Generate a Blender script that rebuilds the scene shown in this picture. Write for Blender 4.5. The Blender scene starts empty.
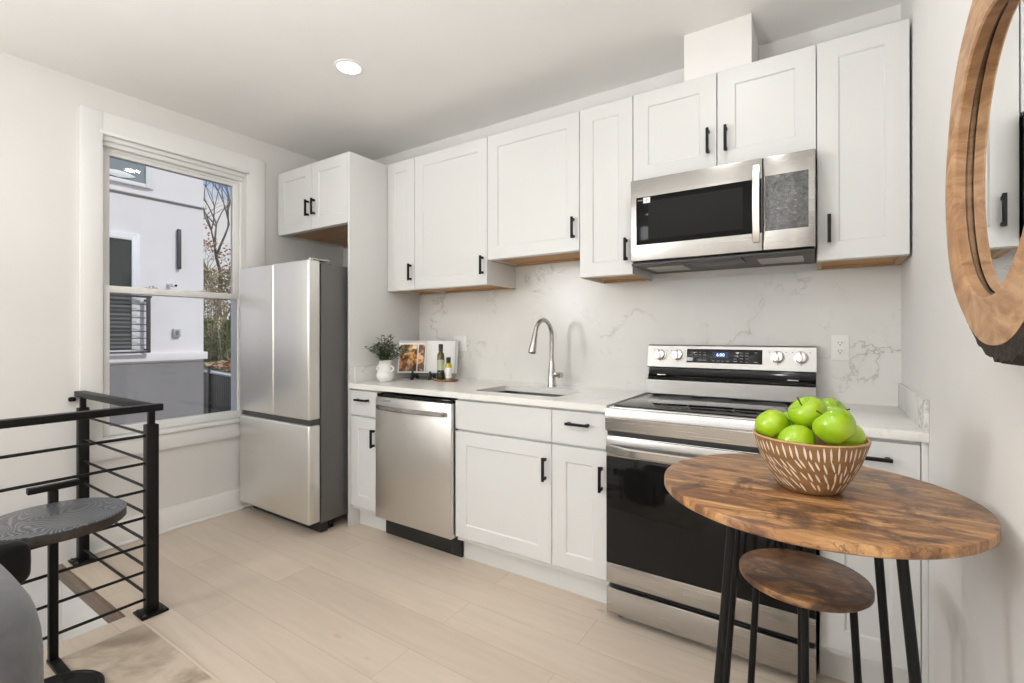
import bpy, bmesh, math, random
from mathutils import Vector, Matrix
PI = math.pi
SC = bpy.context.scene
COL = SC.collection
random.seed(7)

# ------------------------------------------------------------------ camera
def make_camera():
    cd = bpy.data.cameras.new('camera')
    f, ppy = 476.19, 333.62
    cd.sensor_fit = 'HORIZONTAL'; cd.sensor_width = 36.0
    cd.lens = 36.0 * f / 1024.0
    cd.shift_x = 0.0
    cd.shift_y = -(341.5 - ppy) / 1024.0
    cd.clip_start = 0.02; cd.clip_end = 400
    o = bpy.data.objects.new('camera', cd); COL.objects.link(o)
    yaw, pitch, roll = 0.5794, 0.0011, -0.0008
    c, s = math.cos(yaw), math.sin(yaw)
    r = Vector((c, s, 0)); fw = Vector((-s, c, 0)); up = Vector((0, 0, 1))
    fw2 = fw*math.cos(pitch) + up*math.sin(pitch); up2 = up*math.cos(pitch) - fw*math.sin(pitch)
    r2 = r*math.cos(roll) + up2*math.sin(roll); up3 = up2*math.cos(roll) - r*math.sin(roll)
    m = Matrix((r2, up3, -fw2)).transposed().to_4x4()
    m.translation = Vector((3.3619, -2.5991, 1.2223))
    o.matrix_world = m
    SC.camera = o
make_camera()

# ------------------------------------------------------------------ view, world, sun, big lights
SC.view_settings.view_transform = 'Standard'
SC.view_settings.look = 'None'
SC.view_settings.gamma = 1.0
SC.view_settings.use_curve_mapping = False
SC.view_settings.exposure = -0.27
SC.cycles.use_denoising = True
SC.cycles.max_bounces = 10
SC.cycles.diffuse_bounces = 6
SC.cycles.glossy_bounces = 6
SC.cycles.transmission_bounces = 8
SC.cycles.transparent_max_bounces = 12
SC.cycles.sample_clamp_indirect = 6.0
SC.cycles.caustics_reflective = False
SC.cycles.caustics_refractive = False

def make_world():
    w = bpy.data.worlds.new('sky'); SC.world = w; w.use_nodes = True
    nt = w.node_tree; nt.nodes.clear()
    out = nt.nodes.new('ShaderNodeOutputWorld'); bg = nt.nodes.new('ShaderNodeBackground')
    tc = nt.nodes.new('ShaderNodeTexCoord'); mp = nt.nodes.new('ShaderNodeMapping')
    mp.inputs['Scale'].default_value = (5.0, 5.0, 13.0)
    n = nt.nodes.new('ShaderNodeTexNoise'); n.inputs['Scale'].default_value = 1.3; n.inputs['Detail'].default_value = 6
    sx = nt.nodes.new('ShaderNodeSeparateXYZ'); mr = nt.nodes.new('ShaderNodeMapRange')      # cloud bank low down, broken clouds above
    for k, v in (('From Min', 0.19), ('From Max', 0.238), ('To Min', 0.60), ('To Max', 0.02)): mr.inputs[k].default_value = v
    ad = nt.nodes.new('ShaderNodeMath'); ad.operation = 'ADD'
    r = nt.nodes.new('ShaderNodeValToRGB')
    r.color_ramp.elements[0].position = 0.62; r.color_ramp.elements[0].color = (0.32, 0.50, 0.87, 1)
    r.color_ramp.elements[1].position = 0.82; r.color_ramp.elements[1].color = (0.88, 0.87, 0.89, 1)
    L = nt.links.new
    L(tc.outputs['Generated'], mp.inputs['Vector']); L(mp.outputs['Vector'], n.inputs['Vector'])
    L(tc.outputs['Generated'], sx.inputs[0]); L(sx.outputs['Z'], mr.inputs['Value'])
    L(mr.outputs[0], ad.inputs[0]); L(n.outputs['Fac'], ad.inputs[1])
    L(ad.outputs[0], r.inputs['Fac']); L(r.outputs['Color'], bg.inputs['Color'])
    bg.inputs['Strength'].default_value = 1.0
    L(bg.outputs['Background'], out.inputs['Surface'])
make_world()

def lamp(name, kind, loc, energy, color=(1, 1, 1), rot=(0, 0, 0), **kw):
    d = bpy.data.lights.new(name, kind); d.energy = energy; d.color = color
    for k, v in kw.items(): setattr(d, k, v)
    o = bpy.data.objects.new(name, d); COL.objects.link(o); o.location = loc; o.rotation_euler = rot
    return o
sun = lamp('sun', 'SUN', (6, 2, 12), 2.7, (1.0, 0.95, 0.91))
sun.rotation_euler = Vector((-0.72, -0.22, -0.66)).to_track_quat('-Z', 'Y').to_euler()
sun.data.angle = 0.12
# fill light added behind the camera, set in a made-up rear window
lamp('rear_fill_light', 'AREA', (2.35, -5.12, 1.85), 8, (0.955, 0.985, 1.0), (math.radians(90), 0, 0),
     shape='RECTANGLE', size=1.6, size_y=1.0)
# second added fill, out of view on the left, to lift the right wall
lamp('side_fill_light', 'AREA', (0.0, -4.42, 1.85), 90, (0.955, 0.985, 1.0), (0, math.radians(-90), 0),
     shape='RECTANGLE', size=1.0, size_y=0.95)
DOWNLIGHTS = [(1.28, -0.977), (3.00, -0.977), (1.28, -2.45), (3.00, -2.45), (1.28, -3.9), (3.00, -3.9)]
DOWN_W = 5.0

# ------------------------------------------------------------------ materials
class NT:
    def __init__(self, name):
        self.m = bpy.data.materials.new(name); self.m.use_nodes = True
        self.nt = self.m.node_tree; self.b = self.nt.nodes['Principled BSDF']
        self.out = self.nt.nodes['Material Output']
    def set(self, sock, v):
        if isinstance(v, bpy.types.NodeSocket): self.nt.links.new(v, sock)
        elif v is not None:
            if hasattr(sock.default_value, '__len__') and isinstance(v, (tuple, list)) and len(v) == 3 and len(sock.default_value) == 4:
                v = (*v, 1)
            sock.default_value = v
    def n(self, t, ins=None, **props):
        x = self.nt.nodes.new('ShaderNode' + t)
        for k, v in props.items(): setattr(x, k, v)
        for k, v in (ins or {}).items(): self.set(x.inputs[k], v)
        return x
    def bs(self, **kw):
        names = dict(color='Base Color', rough='Roughness', metal='Metallic', spec='Specular IOR Level', coat='Coat Weight',
                     coatr='Coat Roughness', normal='Normal', trans='Transmission Weight', ior='IOR', aniso='Anisotropic',
                     emit='Emission Color', emits='Emission Strength', sheen='Sheen Weight', alpha='Alpha', sub='Subsurface Weight')
        for k, v in kw.items(): self.set(self.b.inputs[names[k]], v)
        return self
    def coord(self, scale=(1, 1, 1), rot=(0, 0, 0), loc=(0, 0, 0), src='Object'):
        tc = self.n('TexCoord'); mp = self.n('Mapping', {'Scale': scale, 'Rotation': rot, 'Location': loc})
        self.nt.links.new(tc.outputs[src], mp.inputs['Vector']); return mp.outputs['Vector']
    def noise(self, vec, scale=5, detail=4, rough=0.5, dist=0.0, out='Fac', **props):
        return self.n('TexNoise', {'Vector': vec, 'Scale': scale, 'Detail': detail, 'Roughness': rough, 'Distortion': dist}, **props).outputs[out]
    def ramp(self, fac, stops, interp='LINEAR'):
        r = self.n('ValToRGB', {'Fac': fac}); cr = r.color_ramp; cr.interpolation = interp
        while len(cr.elements) < len(stops): cr.elements.new(0.5)
        for e, (p, c) in zip(cr.elements, stops):
            e.position = p; e.color = (*c, 1) if len(c) == 3 else c
        return r.outputs['Color']
    def mix(self, fac, a, b, mode='MIX'):
        x = self.n('MixRGB', {'Fac': fac, 'Color1': a, 'Color2': b}, blend_type=mode); return x.outputs['Color']
    def math(self, op, a, b=None):
        x = self.n('Math', {0: a}, operation=op)
        if b is not None: self.set(x.inputs[1], b)
        return x.outputs[0]
    def bump(self, h, strength=0.2, dist=0.002):
        return self.n('Bump', {'Height': h, 'Strength': strength, 'Distance': dist}).outputs['Normal']

def g(v): return (v, v, v)
def plain(name, color, rough=0.5, **kw):
    x = NT(name); x.bs(color=color, rough=rough, **kw); return x.m
MAT = {}
def paint(name, color, rough=0.6, amp=0.02):
    x = NT(name); v = x.coord()
    n = x.noise(v, 2.0, 3)
    c = x.ramp(n, [(0.3, tuple(k*(1-amp) for k in color)), (0.7, tuple(min(1, k*(1+amp)) for k in color))])
    f = x.noise(v, 260, 2)
    x.bs(color=c, rough=rough, normal=x.bump(f, 0.05, 0.001)); return x.m
MAT['wall'] = paint('wall_paint', (0.79, 0.775, 0.755))
MAT['ceiling'] = paint('ceiling_paint', (0.855, 0.845, 0.825), 0.8)
MAT['trim'] = paint('trim_paint', (0.86, 0.855, 0.84), 0.35, 0.01)
MAT['cabinet'] = paint('cabinet_paint', (0.655, 0.655, 0.645), 0.38, 0.01)
MAT['black_metal'] = plain('black_metal', (0.006, 0.0058, 0.0055), 0.42, spec=0.22)
MAT['black_plastic'] = plain('black_plastic', (0.012, 0.012, 0.012), 0.38)
MAT['black_gloss'] = plain('black_glass', (0.006, 0.006, 0.006), 0.06, spec=0.28)
MAT['door_glass'] = plain('tinted_door_glass', (0.010, 0.010, 0.0095), 0.08, spec=0.07)
MAT['dark_grey'] = plain('dark_grey_plastic', (0.055, 0.053, 0.05), 0.45)
MAT['white_plastic'] = plain('white_plastic', (0.78, 0.77, 0.74), 0.35)
MAT['dark_hole'] = plain('dark_slot', (0.03, 0.03, 0.03), 0.6)

def steel(name, color, rough, axis='x', metal=1.0):
    x = NT(name)
    sc = {'x': (2, 260, 260), 'z': (260, 260, 2), 'y': (260, 2, 260)}[axis]
    n = x.noise(x.coord(sc), 1.0, 3)
    r = x.n('MapRange', {'Value': n, 'From Min': 0.3, 'From Max': 0.7, 'To Min': rough*0.98, 'To Max': rough*1.02}).outputs[0]
    c = x.ramp(n, [(0.3, tuple(k*0.985 for k in color)), (0.7, color)])
    x.bs(color=c, rough=r, metal=metal); return x.m
MAT['steel'] = steel('stainless_steel', (0.47, 0.455, 0.435), 0.27, 'x')
MAT['steel_dull'] = steel('stainless_steel_panel', (0.36, 0.35, 0.335), 0.30, 'x')
MAT['steel_v'] = steel('stainless_steel_vertical', (0.68, 0.66, 0.63), 0.36, 'z')
MAT['fridge_door'] = steel('fridge_door_steel', (0.80, 0.79, 0.765), 0.40, 'z')
MAT['fridge_side'] = plain('fridge_side_enamel', (0.13, 0.128, 0.123), 0.45, metal=0.3)
MAT['chrome'] = plain('polished_chrome', (0.58, 0.57, 0.55), 0.16, metal=1.0)
MAT['nickel'] = plain('brushed_nickel', (0.52, 0.50, 0.47), 0.25, metal=1.0)
MAT['sink'] = plain('sink_steel', (0.22, 0.215, 0.205), 0.35, metal=1.0)

def floor_mat():
    x = NT('pale_oak_planks')
    v = x.coord(loc=(0.35, 0.3165, 0))       # a seam falls at y = -1.277
    br = x.n('TexBrick', {'Vector': v, 'Color1': g(0.0), 'Color2': g(1.0), 'Mortar': g(0.5), 'Scale': 1.0, 'Mortar Size': 0.0012,
             'Mortar Smooth': 0.4, 'Bias': 0.0, 'Brick Width': 1.45, 'Row Height': 0.1905}, offset=0.37, offset_frequency=2, squash=1.0)
    sep = x.n('SeparateColor', {'Color': br.outputs['Color']}).outputs[0]
    gv = x.n('VectorMath', {0: x.coord((1.3, 14, 1)), 1: x.n('CombineXYZ', {'X': x.math('MULTIPLY', sep, 7.0), 'Y': x.math('MULTIPLY', sep, 31.0)}).outputs[0]}, operation='ADD').outputs[0]
    n1 = x.noise(gv, 1.4, 8, 0.62, 1.2)
    c = x.ramp(n1, [(0.28, (0.53, 0.43, 0.34)), (0.5, (0.60, 0.505, 0.41)), (0.72, (0.66, 0.57, 0.47))])
    big = x.noise(x.coord((0.9, 2.2, 1)), 1.3, 3)
    c = x.mix(0.5, c, x.ramp(big, [(0.3, (0.57, 0.475, 0.385)), (0.7, (0.64, 0.55, 0.455))]))
    tint = x.ramp(sep, [(0.0, (0.94, 0.93, 0.92)), (0.5, (0.99, 0.985, 0.98)), (1.0, (1.04, 1.035, 1.025))])
    c = x.mix(1.0, c, tint, 'MULTIPLY')
    kn = x.n('TexVoronoi', {'Vector': x.coord((1.0, 2.0, 1)), 'Scale': 1.7, 'Randomness': 1.0}, feature='F1').outputs['Distance']
    c = x.mix(x.ramp(kn, [(0.015, g(0.45)), (0.05, g(0.0))]), c, (0.36, 0.27, 0.20))
    c = x.mix(x.math('MULTIPLY', br.outputs['Fac'], 0.62), c, (0.30, 0.225, 0.165))
    h = x.math('SUBTRACT', x.math('MULTIPLY', n1, 0.15), br.outputs['Fac'])
    x.bs(color=c, rough=0.42, normal=x.bump(h, 0.25, 0.0012)); return x.m
MAT['floor'] = floor_mat()

def marble_mat(name, veins=1.0, base_=[(0.3, (0.76, 0.75, 0.72)), (0.7, (0.80, 0.79, 0.765))]):
    x = NT(name); v = x.coord()
    dv = x.n('VectorMath', {0: v, 1: x.n('VectorMath', {0: x.n('TexNoise', {'Vector': v, 'Scale': 2.2, 'Detail': 5}).outputs['Color'], 'Scale': 0.42}, operation='SCALE').outputs[0]}, operation='ADD').outputs[0]
    rv = x.n('Mapping', {'Vector': dv, 'Rotation': (0.5, 0.75, 0.4)}).outputs[0]
    a = x.noise(rv, 1.5, 7, 0.6)
    d = x.math('ABSOLUTE', x.math('SUBTRACT', a, 0.5))
    line = x.ramp(d, [(0.0, g(1)), (0.003, g(0.5)), (0.008, g(0.0))])
    soft = x.ramp(d, [(0.0, g(1)), (0.03, g(0.0))])
    mask = x.ramp(x.noise(v, 2.3, 4), [(0.48, g(0.0)), (0.62, g(1.0))])
    b = x.math('ABSOLUTE', x.math('SUBTRACT', x.noise(rv, 2.9, 6, 0.6), 0.5))
    line2 = x.ramp(b, [(0.0, g(0.8)), (0.010, g(0.0))])
    mask2 = x.ramp(x.noise(v, 3.1, 3), [(0.52, g(0.0)), (0.66, g(1.0))])
    c = x.ramp(x.noise(v, 3, 5), base_)
    c = x.mix(x.math('MULTIPLY', x.math('MULTIPLY', soft, mask), 0.16*veins), c, (0.50, 0.485, 0.46))
    c = x.mix(x.math('MULTIPLY', x.math('MULTIPLY', line2, mask2), 0.55*veins), c, (0.42, 0.40, 0.375))
    c = x.mix(x.math('MULTIPLY', x.math('MULTIPLY', line, mask), 0.6*veins), c, (0.36, 0.345, 0.32))
    x.bs(color=c, rough=0.22, spec=0.4); return x.m
MAT['marble'] = marble_mat('white_marble', 1.35, [(0.3, (0.67, 0.66, 0.635)), (0.7, (0.72, 0.71, 0.685))])
MAT['quartz'] = marble_mat('white_quartz', 0.35)

def rustic_mat(name, dark=0.0, rot=0.35):
    x = NT(name)
    v = x.coord((1, 1, 1), (0, 0, rot))
    gr = x.noise(x.coord((2.2, 26, 8), (0, 0, rot)), 2.0, 7, 0.65, 0.6)
    bl = x.noise(v, 9.0, 7, 0.66, 0.6)
    st = x.noise(x.coord((3.0, 8.0, 3), (0, 0, rot), (3, 1, 0)), 2.6, 5, 0.6, 1.5)
    c = x.ramp(gr, [(0.32, (0.21, 0.092, 0.034)), (0.5, (0.37, 0.182, 0.070)), (0.64, (0.54, 0.31, 0.135))])
    c = x.mix(x.ramp(st, [(0.47-dark, g(0.0)), (0.57-dark, g(0.8))]), c, (0.145, 0.066, 0.034))
    c = x.mix(x.ramp(bl, [(0.51-dark, g(0.0)), (0.57-dark, g(0.55)), (0.66-dark, g(0.9))]), c, (0.050, 0.026, 0.018))
    cr = x.math('ABSOLUTE', x.math('SUBTRACT', x.noise(x.coord((2.0, 14, 4), (0, 0, rot), (5, 2, 0)), 1.7, 5, 0.6, 0.8), 0.5))
    c = x.mix(x.ramp(cr, [(0.0, g(0.7)), (0.006, g(0.0))]), c, (0.05, 0.026, 0.016))
    x.bs(color=c, rough=0.33, spec=0.45, normal=x.bump(gr, 0.06, 0.001)); return x.m
MAT['rustic'] = rustic_mat('rustic_brown_wood', 0.0)
MAT['rustic_dark'] = rustic_mat('rustic_brown_wood_dark', 0.05, 0.2)

def grain_mat(name, cs, scale=(3, 30, 30), rough=0.5, dist=1.0, rot=(0, 0, 0), sc=1.5):
    x = NT(name)
    n = x.noise(x.coord(scale, rot), sc, 6, 0.6, dist)
    x.bs(color=x.ramp(n, [(0.28, cs[0]), (0.52, cs[1]), (0.75, cs[2])]), rough=rough, normal=x.bump(n, 0.1, 0.001)); return x.m
MAT['oak'] = grain_mat('cabinet_underside_oak', [(0.40, 0.21, 0.085), (0.52, 0.30, 0.135), (0.60, 0.37, 0.18)])
MAT['bowl'] = grain_mat('carved_mango_wood', [(0.19, 0.095, 0.036), (0.28, 0.15, 0.06), (0.36, 0.21, 0.09)], (12, 12, 40), 0.5, 0.5)
MAT['bowl_in'] = grain_mat('bowl_rim_wood', [(0.42, 0.24, 0.11), (0.52, 0.31, 0.15), (0.58, 0.37, 0.19)], (12, 12, 40), 0.5, 0.5)
MAT['cream_paint'] = plain('cream_paint', (0.80, 0.72, 0.60), 0.6)
MAT['brown_tread'] = grain_mat('brown_stair_wood', [(0.13, 0.092, 0.066), (0.17, 0.122, 0.09), (0.21, 0.155, 0.112)], (3, 25, 25), 0.5)
MAT['frame_wood'] = grain_mat('mirror_frame_wood', [(0.26, 0.125, 0.055), (0.46, 0.255, 0.125), (0.62, 0.40, 0.235)], (6, 5, 9), 0.45, 3.0, (0.5, 0.2, 0), 1.2)
MAT['tray_wood'] = grain_mat('acacia_tray_wood', [(0.16, 0.07, 0.03), (0.28, 0.13, 0.055), (0.40, 0.20, 0.09)])
def bark_mat():
    x = NT('dark_bark'); n = x.noise(x.coord((30, 30, 30)), 2.2, 6, 0.7, 0.5)
    x.bs(color=x.ramp(n, [(0.35, (0.010, 0.007, 0.006)), (0.6, (0.045, 0.026, 0.018)), (0.8, (0.17, 0.09, 0.055))]), rough=0.9,
         normal=x.bump(n, 0.9, 0.006)); return x.m
MAT['bark'] = bark_mat()
MAT['mirror'] = plain('mirror_silver', (0.93, 0.935, 0.93), 0.005, metal=1.0)

def fabric_mat():
    x = NT('grey_woven_fabric'); v = x.coord()
    n = x.noise(v, 9, 5, 0.6, 0.6); w = x.noise(x.coord((1, 1, 1)), 480, 2)
    x.bs(color=x.ramp(n, [(0.3, (0.088, 0.090, 0.097)), (0.7, (0.135, 0.137, 0.145))]), rough=0.95, sheen=0.25,
         normal=x.bump(x.math('ADD', x.math('MULTIPLY', n, 4.0), w), 0.35, 0.004)); return x.m
MAT['fabric'] = fabric_mat()

def carved_top_mat():
    x = NT('black_cerused_wood'); v = x.coord((1, 1, 1))
    n = x.noise(v, 4.2, 1.5, 0.4, 0.4)
    s = x.math('SINE', x.math('MULTIPLY', n, 300.0))
    n2 = x.noise(v, 3.0, 3)
    c = x.mix(x.ramp(s, [(0.0, g(0.0)), (0.9, g(1.0))]), (0.045, 0.045, 0.05), (0.15, 0.155, 0.17))
    x.bs(color=c, rough=0.30, spec=0.5, normal=x.bump(s, 0.3, 0.001)); return x.m
MAT['carved'] = carved_top_mat()
MAT['table_edge'] = grain_mat('black_wood_edge', [(0.016, 0.012, 0.010), (0.028, 0.02, 0.015), (0.05, 0.033, 0.022)])

def rug_mat():
    x = NT('marbled_rug'); v = x.coord()
    a = x.noise(v, 2.4, 6, 0.6, 1.2)
    c = x.ramp(a, [(0.42, (0.62, 0.525, 0.42)), (0.50, (0.50, 0.41, 0.32)), (0.60, (0.36, 0.29, 0.22))])
    d = x.n('TexVoronoi', {'Vector': v, 'Scale': 3.1}, feature='DISTANCE_TO_EDGE').outputs['Distance']
    m = x.ramp(x.noise(v, 1.9, 2), [(0.45, g(0)), (0.6, g(1))])
    c = x.mix(x.math('MULTIPLY', x.ramp(d, [(0.004, g(0.8)), (0.014, g(0.0))]), m), c, (0.33, 0.25, 0.18))
    f = x.noise(v, 320, 2)
    x.bs(color=c, rough=0.95, normal=x.bump(f, 0.5, 0.002)); return x.m
MAT['rug'] = rug_mat()
MAT['rug_border'] = paint('rug_border_cream', (0.62, 0.525, 0.42), 0.95)

def apple_mat():
    x = NT('green_apple_skin'); v = x.coord()
    n = x.noise(v, 14, 4); sp = x.n('TexVoronoi', {'Vector': v, 'Scale': 190}).outputs['Distance']
    c = x.ramp(n, [(0.3, (0.20, 0.40, 0.006)), (0.55, (0.315, 0.49, 0.008)), (0.8, (0.42, 0.56, 0.02))])
    c = x.mix(x.ramp(sp, [(0.05, g(0.35)), (0.16, g(0.0))]), c, (0.55, 0.66, 0.16))
    x.bs(color=c, rough=0.22, spec=0.5, coat=0.25, coatr=0.1); return x.m
MAT['apple'] = apple_mat()
MAT['stem'] = plain('apple_stem', (0.06, 0.035, 0.018), 0.7)
def leaf_mat(name, a, b, rough=0.5):
    x = NT(name); n = x.noise(x.coord(), 30, 3)
    x.bs(color=x.ramp(n, [(0.3, a), (0.7, b)]), rough=rough); return x.m
MAT['olive'] = leaf_mat('olive_leaf', (0.028, 0.060, 0.020), (0.15, 0.21, 0.105), 0.4)
MAT['twig'] = plain('twig', (0.10, 0.075, 0.04), 0.7)
MAT['ceramic'] = plain('white_ceramic', (0.80, 0.79, 0.775), 0.45)
MAT['oil_dark'] = plain('olive_oil_glass', (0.095, 0.075, 0.004), 0.08, trans=0.25, ior=1.45, coat=0.5)
MAT['oil_bottom'] = plain('dark_green_glass', (0.018, 0.020, 0.006), 0.08, coat=0.5)
MAT['oil_yellow'] = plain('yellow_oil_glass', (0.46, 0.38, 0.02), 0.08, coat=0.5)
MAT['clear_glass'] = plain('clear_bottle_glass', (0.72, 0.70, 0.66), 0.05, trans=0.6, ior=1.45)
MAT['label_green'] = leaf_mat('pale_green_label', (0.36, 0.42, 0.24), (0.52, 0.55, 0.40), 0.6)
MAT['label_white'] = plain('white_label', (0.80, 0.79, 0.77), 0.6)
MAT['paper'] = plain('white_paper', (0.82, 0.82, 0.82), 0.6)
def food_mat():
    x = NT('roast_photo_page'); v = x.coord()
    n = x.noise(v, 17, 4, 0.55, 0.8); n2 = x.noise(v, 60, 3)
    c = x.ramp(n, [(0.36, (0.045, 0.025, 0.018)), (0.47, (0.20, 0.075, 0.025)), (0.52, (0.62, 0.27, 0.07)), (0.60, (0.85, 0.52, 0.22)), (0.68, (0.82, 0.74, 0.62))])
    x.bs(color=x.mix(0.2, c, n2, 'OVERLAY'), rough=0.35); return x.m
MAT['food'] = food_mat()

def glass_pane_mat():
    x = NT('window_glass'); x.nt.nodes.remove(x.b)
    fr = x.n('Fresnel', {'IOR': 1.35}).outputs[0]
    t = x.n('BsdfTransparent', {'Color': (0.985, 0.99, 0.985)}); gl = x.n('BsdfGlossy', {'Roughness': 0.02})
    m = x.n('MixShader', {0: fr}); x.nt.links.new(t.outputs[0], m.inputs[1]); x.nt.links.new(gl.outputs[0], m.inputs[2])
    x.nt.links.new(m.outputs[0], x.out.inputs['Surface']); return x.m
MAT['glass'] = glass_pane_mat()
def emit(name, color, s):
    x = NT(name); x.bs(color=(0, 0, 0), emit=color, emits=s); return x.m
MAT['led'] = emit('downlight_lens', (1, 0.97, 0.93), 6.0)
MAT['digits'] = emit('clock_digits', (0.55, 0.75, 1.0), 3.0)
MAT['lcd'] = emit('clock_backlight', (0.02, 0.045, 0.16), 0.6)
MAT['mark_dark'] = plain('keypad_print', (0.16, 0.16, 0.16), 0.5)
MAT['mark'] = plain('printed_grey_mark', (0.30, 0.30, 0.31), 0.5)
MAT['mark_dim'] = plain('faint_badge_print', (0.46, 0.45, 0.43), 0.35, metal=0.7)
MAT['hood_lens'] = plain('hood_lamp_lens', (0.42, 0.40, 0.37), 0.35, metal=0.4)
def film_mat():
    x = NT('crinkled_film_panel'); n = x.noise(x.coord((60, 60, 60)), 1.2, 6, 0.75, 1.0)
    x.bs(color=x.ramp(n, [(0.35, g(0.05)), (0.6, g(0.16)), (0.8, g(0.42))]), rough=0.25, normal=x.bump(n, 0.5, 0.003), metal=0.4); return x.m
MAT['film'] = film_mat()
# outdoors
MAT['stucco'] = paint('white_stucco', (0.80, 0.76, 0.74), 0.9)
MAT['stucco_grey'] = paint('grey_stucco', (0.245, 0.232, 0.224), 0.9, 0.06)
MAT['upvc'] = plain('white_window_frame', (0.80, 0.79, 0.78), 0.4)
MAT['out_pane'] = plain('neighbour_pane', (0.03, 0.036, 0.034), 0.06, spec=0.6)
MAT['pane_grey'] = plain('neighbour_pane_grey', (0.26, 0.29, 0.285), 0.12)
MAT['rail_brown'] = plain('dark_brown_rail', (0.055, 0.045, 0.045), 0.5)
MAT['slat'] = plain('grey_blind_slat', (0.16, 0.165, 0.16), 0.5)
MAT['wall_dark'] = grain_mat('dark_green_boards', [(0.022, 0.021, 0.012), (0.034, 0.033, 0.020), (0.048, 0.046, 0.030)], (2, 30, 3))
MAT['cap'] = plain('pale_wall_cap', (0.62, 0.60, 0.57), 0.8)
def litter_mat():
    x = NT('leaf_litter'); v = x.n('TexVoronoi', {'Vector': x.coord(), 'Scale': 9.0}).outputs['Color']
    s = x.n('SeparateColor', {'Color': v}).outputs[0]
    x.bs(color=x.ramp(s, [(0.0, (0.36, 0.16, 0.075)), (0.4, (0.58, 0.33, 0.18)), (0.7, (0.72, 0.50, 0.33)), (1.0, (0.40, 0.26, 0.13))]), rough=0.9); return x.m
MAT['litter'] = litter_mat()
MAT['grass'] = leaf_mat('rough_grass', (0.10, 0.16, 0.05), (0.24, 0.29, 0.11), 0.9)
MAT['tree_bark'] = plain('grey_tree_bark', (0.22, 0.17, 0.145), 0.9)
MAT['red_leaf'] = leaf_mat('russet_leaf', (0.36, 0.15, 0.08), (0.56, 0.30, 0.20), 0.7)
MAT['tan_leaf'] = leaf_mat('dry_tan_leaf', (0.32, 0.23, 0.12), (0.56, 0.44, 0.26), 0.7)
MAT['green_leaf'] = leaf_mat('hedge_leaf', (0.16, 0.22, 0.06), (0.38, 0.43, 0.17), 0.6)
MAT['ground'] = paint('bare_ground', (0.22, 0.19, 0.15), 0.95, 0.15)

# ------------------------------------------------------------------ mesh helpers
def BM(): return bmesh.new()
def box(bm, x0, x1, y0, y1, z0, z1, bev=0.0, seg=2, M=None):
    x0, x1 = min(x0, x1), max(x0, x1); y0, y1 = min(y0, y1), max(y0, y1); z0, z1 = min(z0, z1), max(z0, z1)
    t = bmesh.new()
    mat = Matrix.Translation(((x0+x1)/2, (y0+y1)/2, (z0+z1)/2)) @ Matrix.Diagonal((x1-x0, y1-y0, z1-z0, 1))
    bmesh.ops.create_cube(t, size=1.0, matrix=mat)
    b = min(bev, 0.45*min(x1-x0, y1-y0, z1-z0))
    if b > 1e-5:
        bmesh.ops.bevel(t, geom=list(t.edges), offset=b, offset_type='OFFSET', segments=seg, profile=0.5, affect='EDGES')
    join(bm, t, M)
def join(bm, t, M=None, mat=None):
    if M is not None: bmesh.ops.transform(t, matrix=M, verts=t.verts)
    mp = [bm.verts.new(v.co) for v in t.verts]
    t.verts.index_update()
    for f in t.faces:
        try:
            nf = bm.faces.new([mp[v.index] for v in f.verts]); nf.material_index = f.material_index if mat is None else mat
        except ValueError: pass
    t.free()
def tube(bm, pts, r, seg=10, cap=True, flat=None):
    pts = [Vector(p) for p in pts]; n = len(pts)
    rs = r if isinstance(r, (list, tuple)) else [r]*n
    tang = []
    for i in range(n):
        a = pts[max(0, i-1)]; b = pts[min(n-1, i+1)]; tang.append((b-a).normalized())
    ref = Vector((0, 0, 1)) if abs(tang[0].z) < 0.9 else Vector((0, 1, 0))
    u = tang[0].cross(ref).normalized()
    rings = []
    for i in range(n):
        t = tang[i]; u = (u - t*u.dot(t)).normalized(); w = t.cross(u)
        ring = []
        for k in range(seg):
            a = 2*PI*k/seg
            ring.append(bm.verts.new(pts[i] + (u*math.cos(a) + w*math.sin(a))*rs[i]))
        rings.append(ring)
    for i in range(n-1):
        for k in range(seg):
            bm.faces.new((rings[i][k], rings[i][(k+1) % seg], rings[i+1][(k+1) % seg], rings[i+1][k]))
    if cap:
        bm.faces.new(list(reversed(rings[0]))); bm.faces.new(rings[-1])
def lathe(bm, prof, c=(0, 0, 0), seg=48, M=None, squash=None):
    t = bmesh.new(); rings = []
    for r, z in prof:
        if r < 1e-6: rings.append([t.verts.new((0, 0, z))])
        else: rings.append([t.verts.new((r*math.cos(2*PI*k/seg), r*math.sin(2*PI*k/seg), z)) for k in range(seg)])
    for a, b in zip(rings, rings[1:]):
        for k in range(seg):
            k2 = (k+1) % seg
            if len(a) == 1 and len(b) == 1: continue
            if len(a) == 1: t.faces.new((a[0], b[k2], b[k]))
            elif len(b) == 1: t.faces.new((a[k], a[k2], b[0]))
            else: t.faces.new((a[k], a[k2], b[k2], b[k]))
    T = Matrix.Translation(c)
    if M is not None: T = T @ M
    bmesh.ops.recalc_face_normals(t, faces=t.faces)
    join(bm, t, T)
def prism(bm, poly, axis, a0, a1):
    """extrude a 2-D outline along axis; poly in the other two axes in x<y<z order"""
    def P(p, a):
        return {'x': (a, p[0], p[1]), 'y': (p[0], a, p[1]), 'z': (p[0], p[1], a)}[axis]
    A = [bm.verts.new(P(p, a0)) for p in poly]; B = [bm.verts.new(P(p, a1)) for p in poly]
    n = len(poly)
    f = [bm.faces.new(A), bm.faces.new(B)]
    for i in range(n): f.append(bm.faces.new((A[i], A[(i+1) % n], B[(i+1) % n], B[i])))
    bmesh.ops.recalc_face_normals(bm, faces=f)
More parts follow.
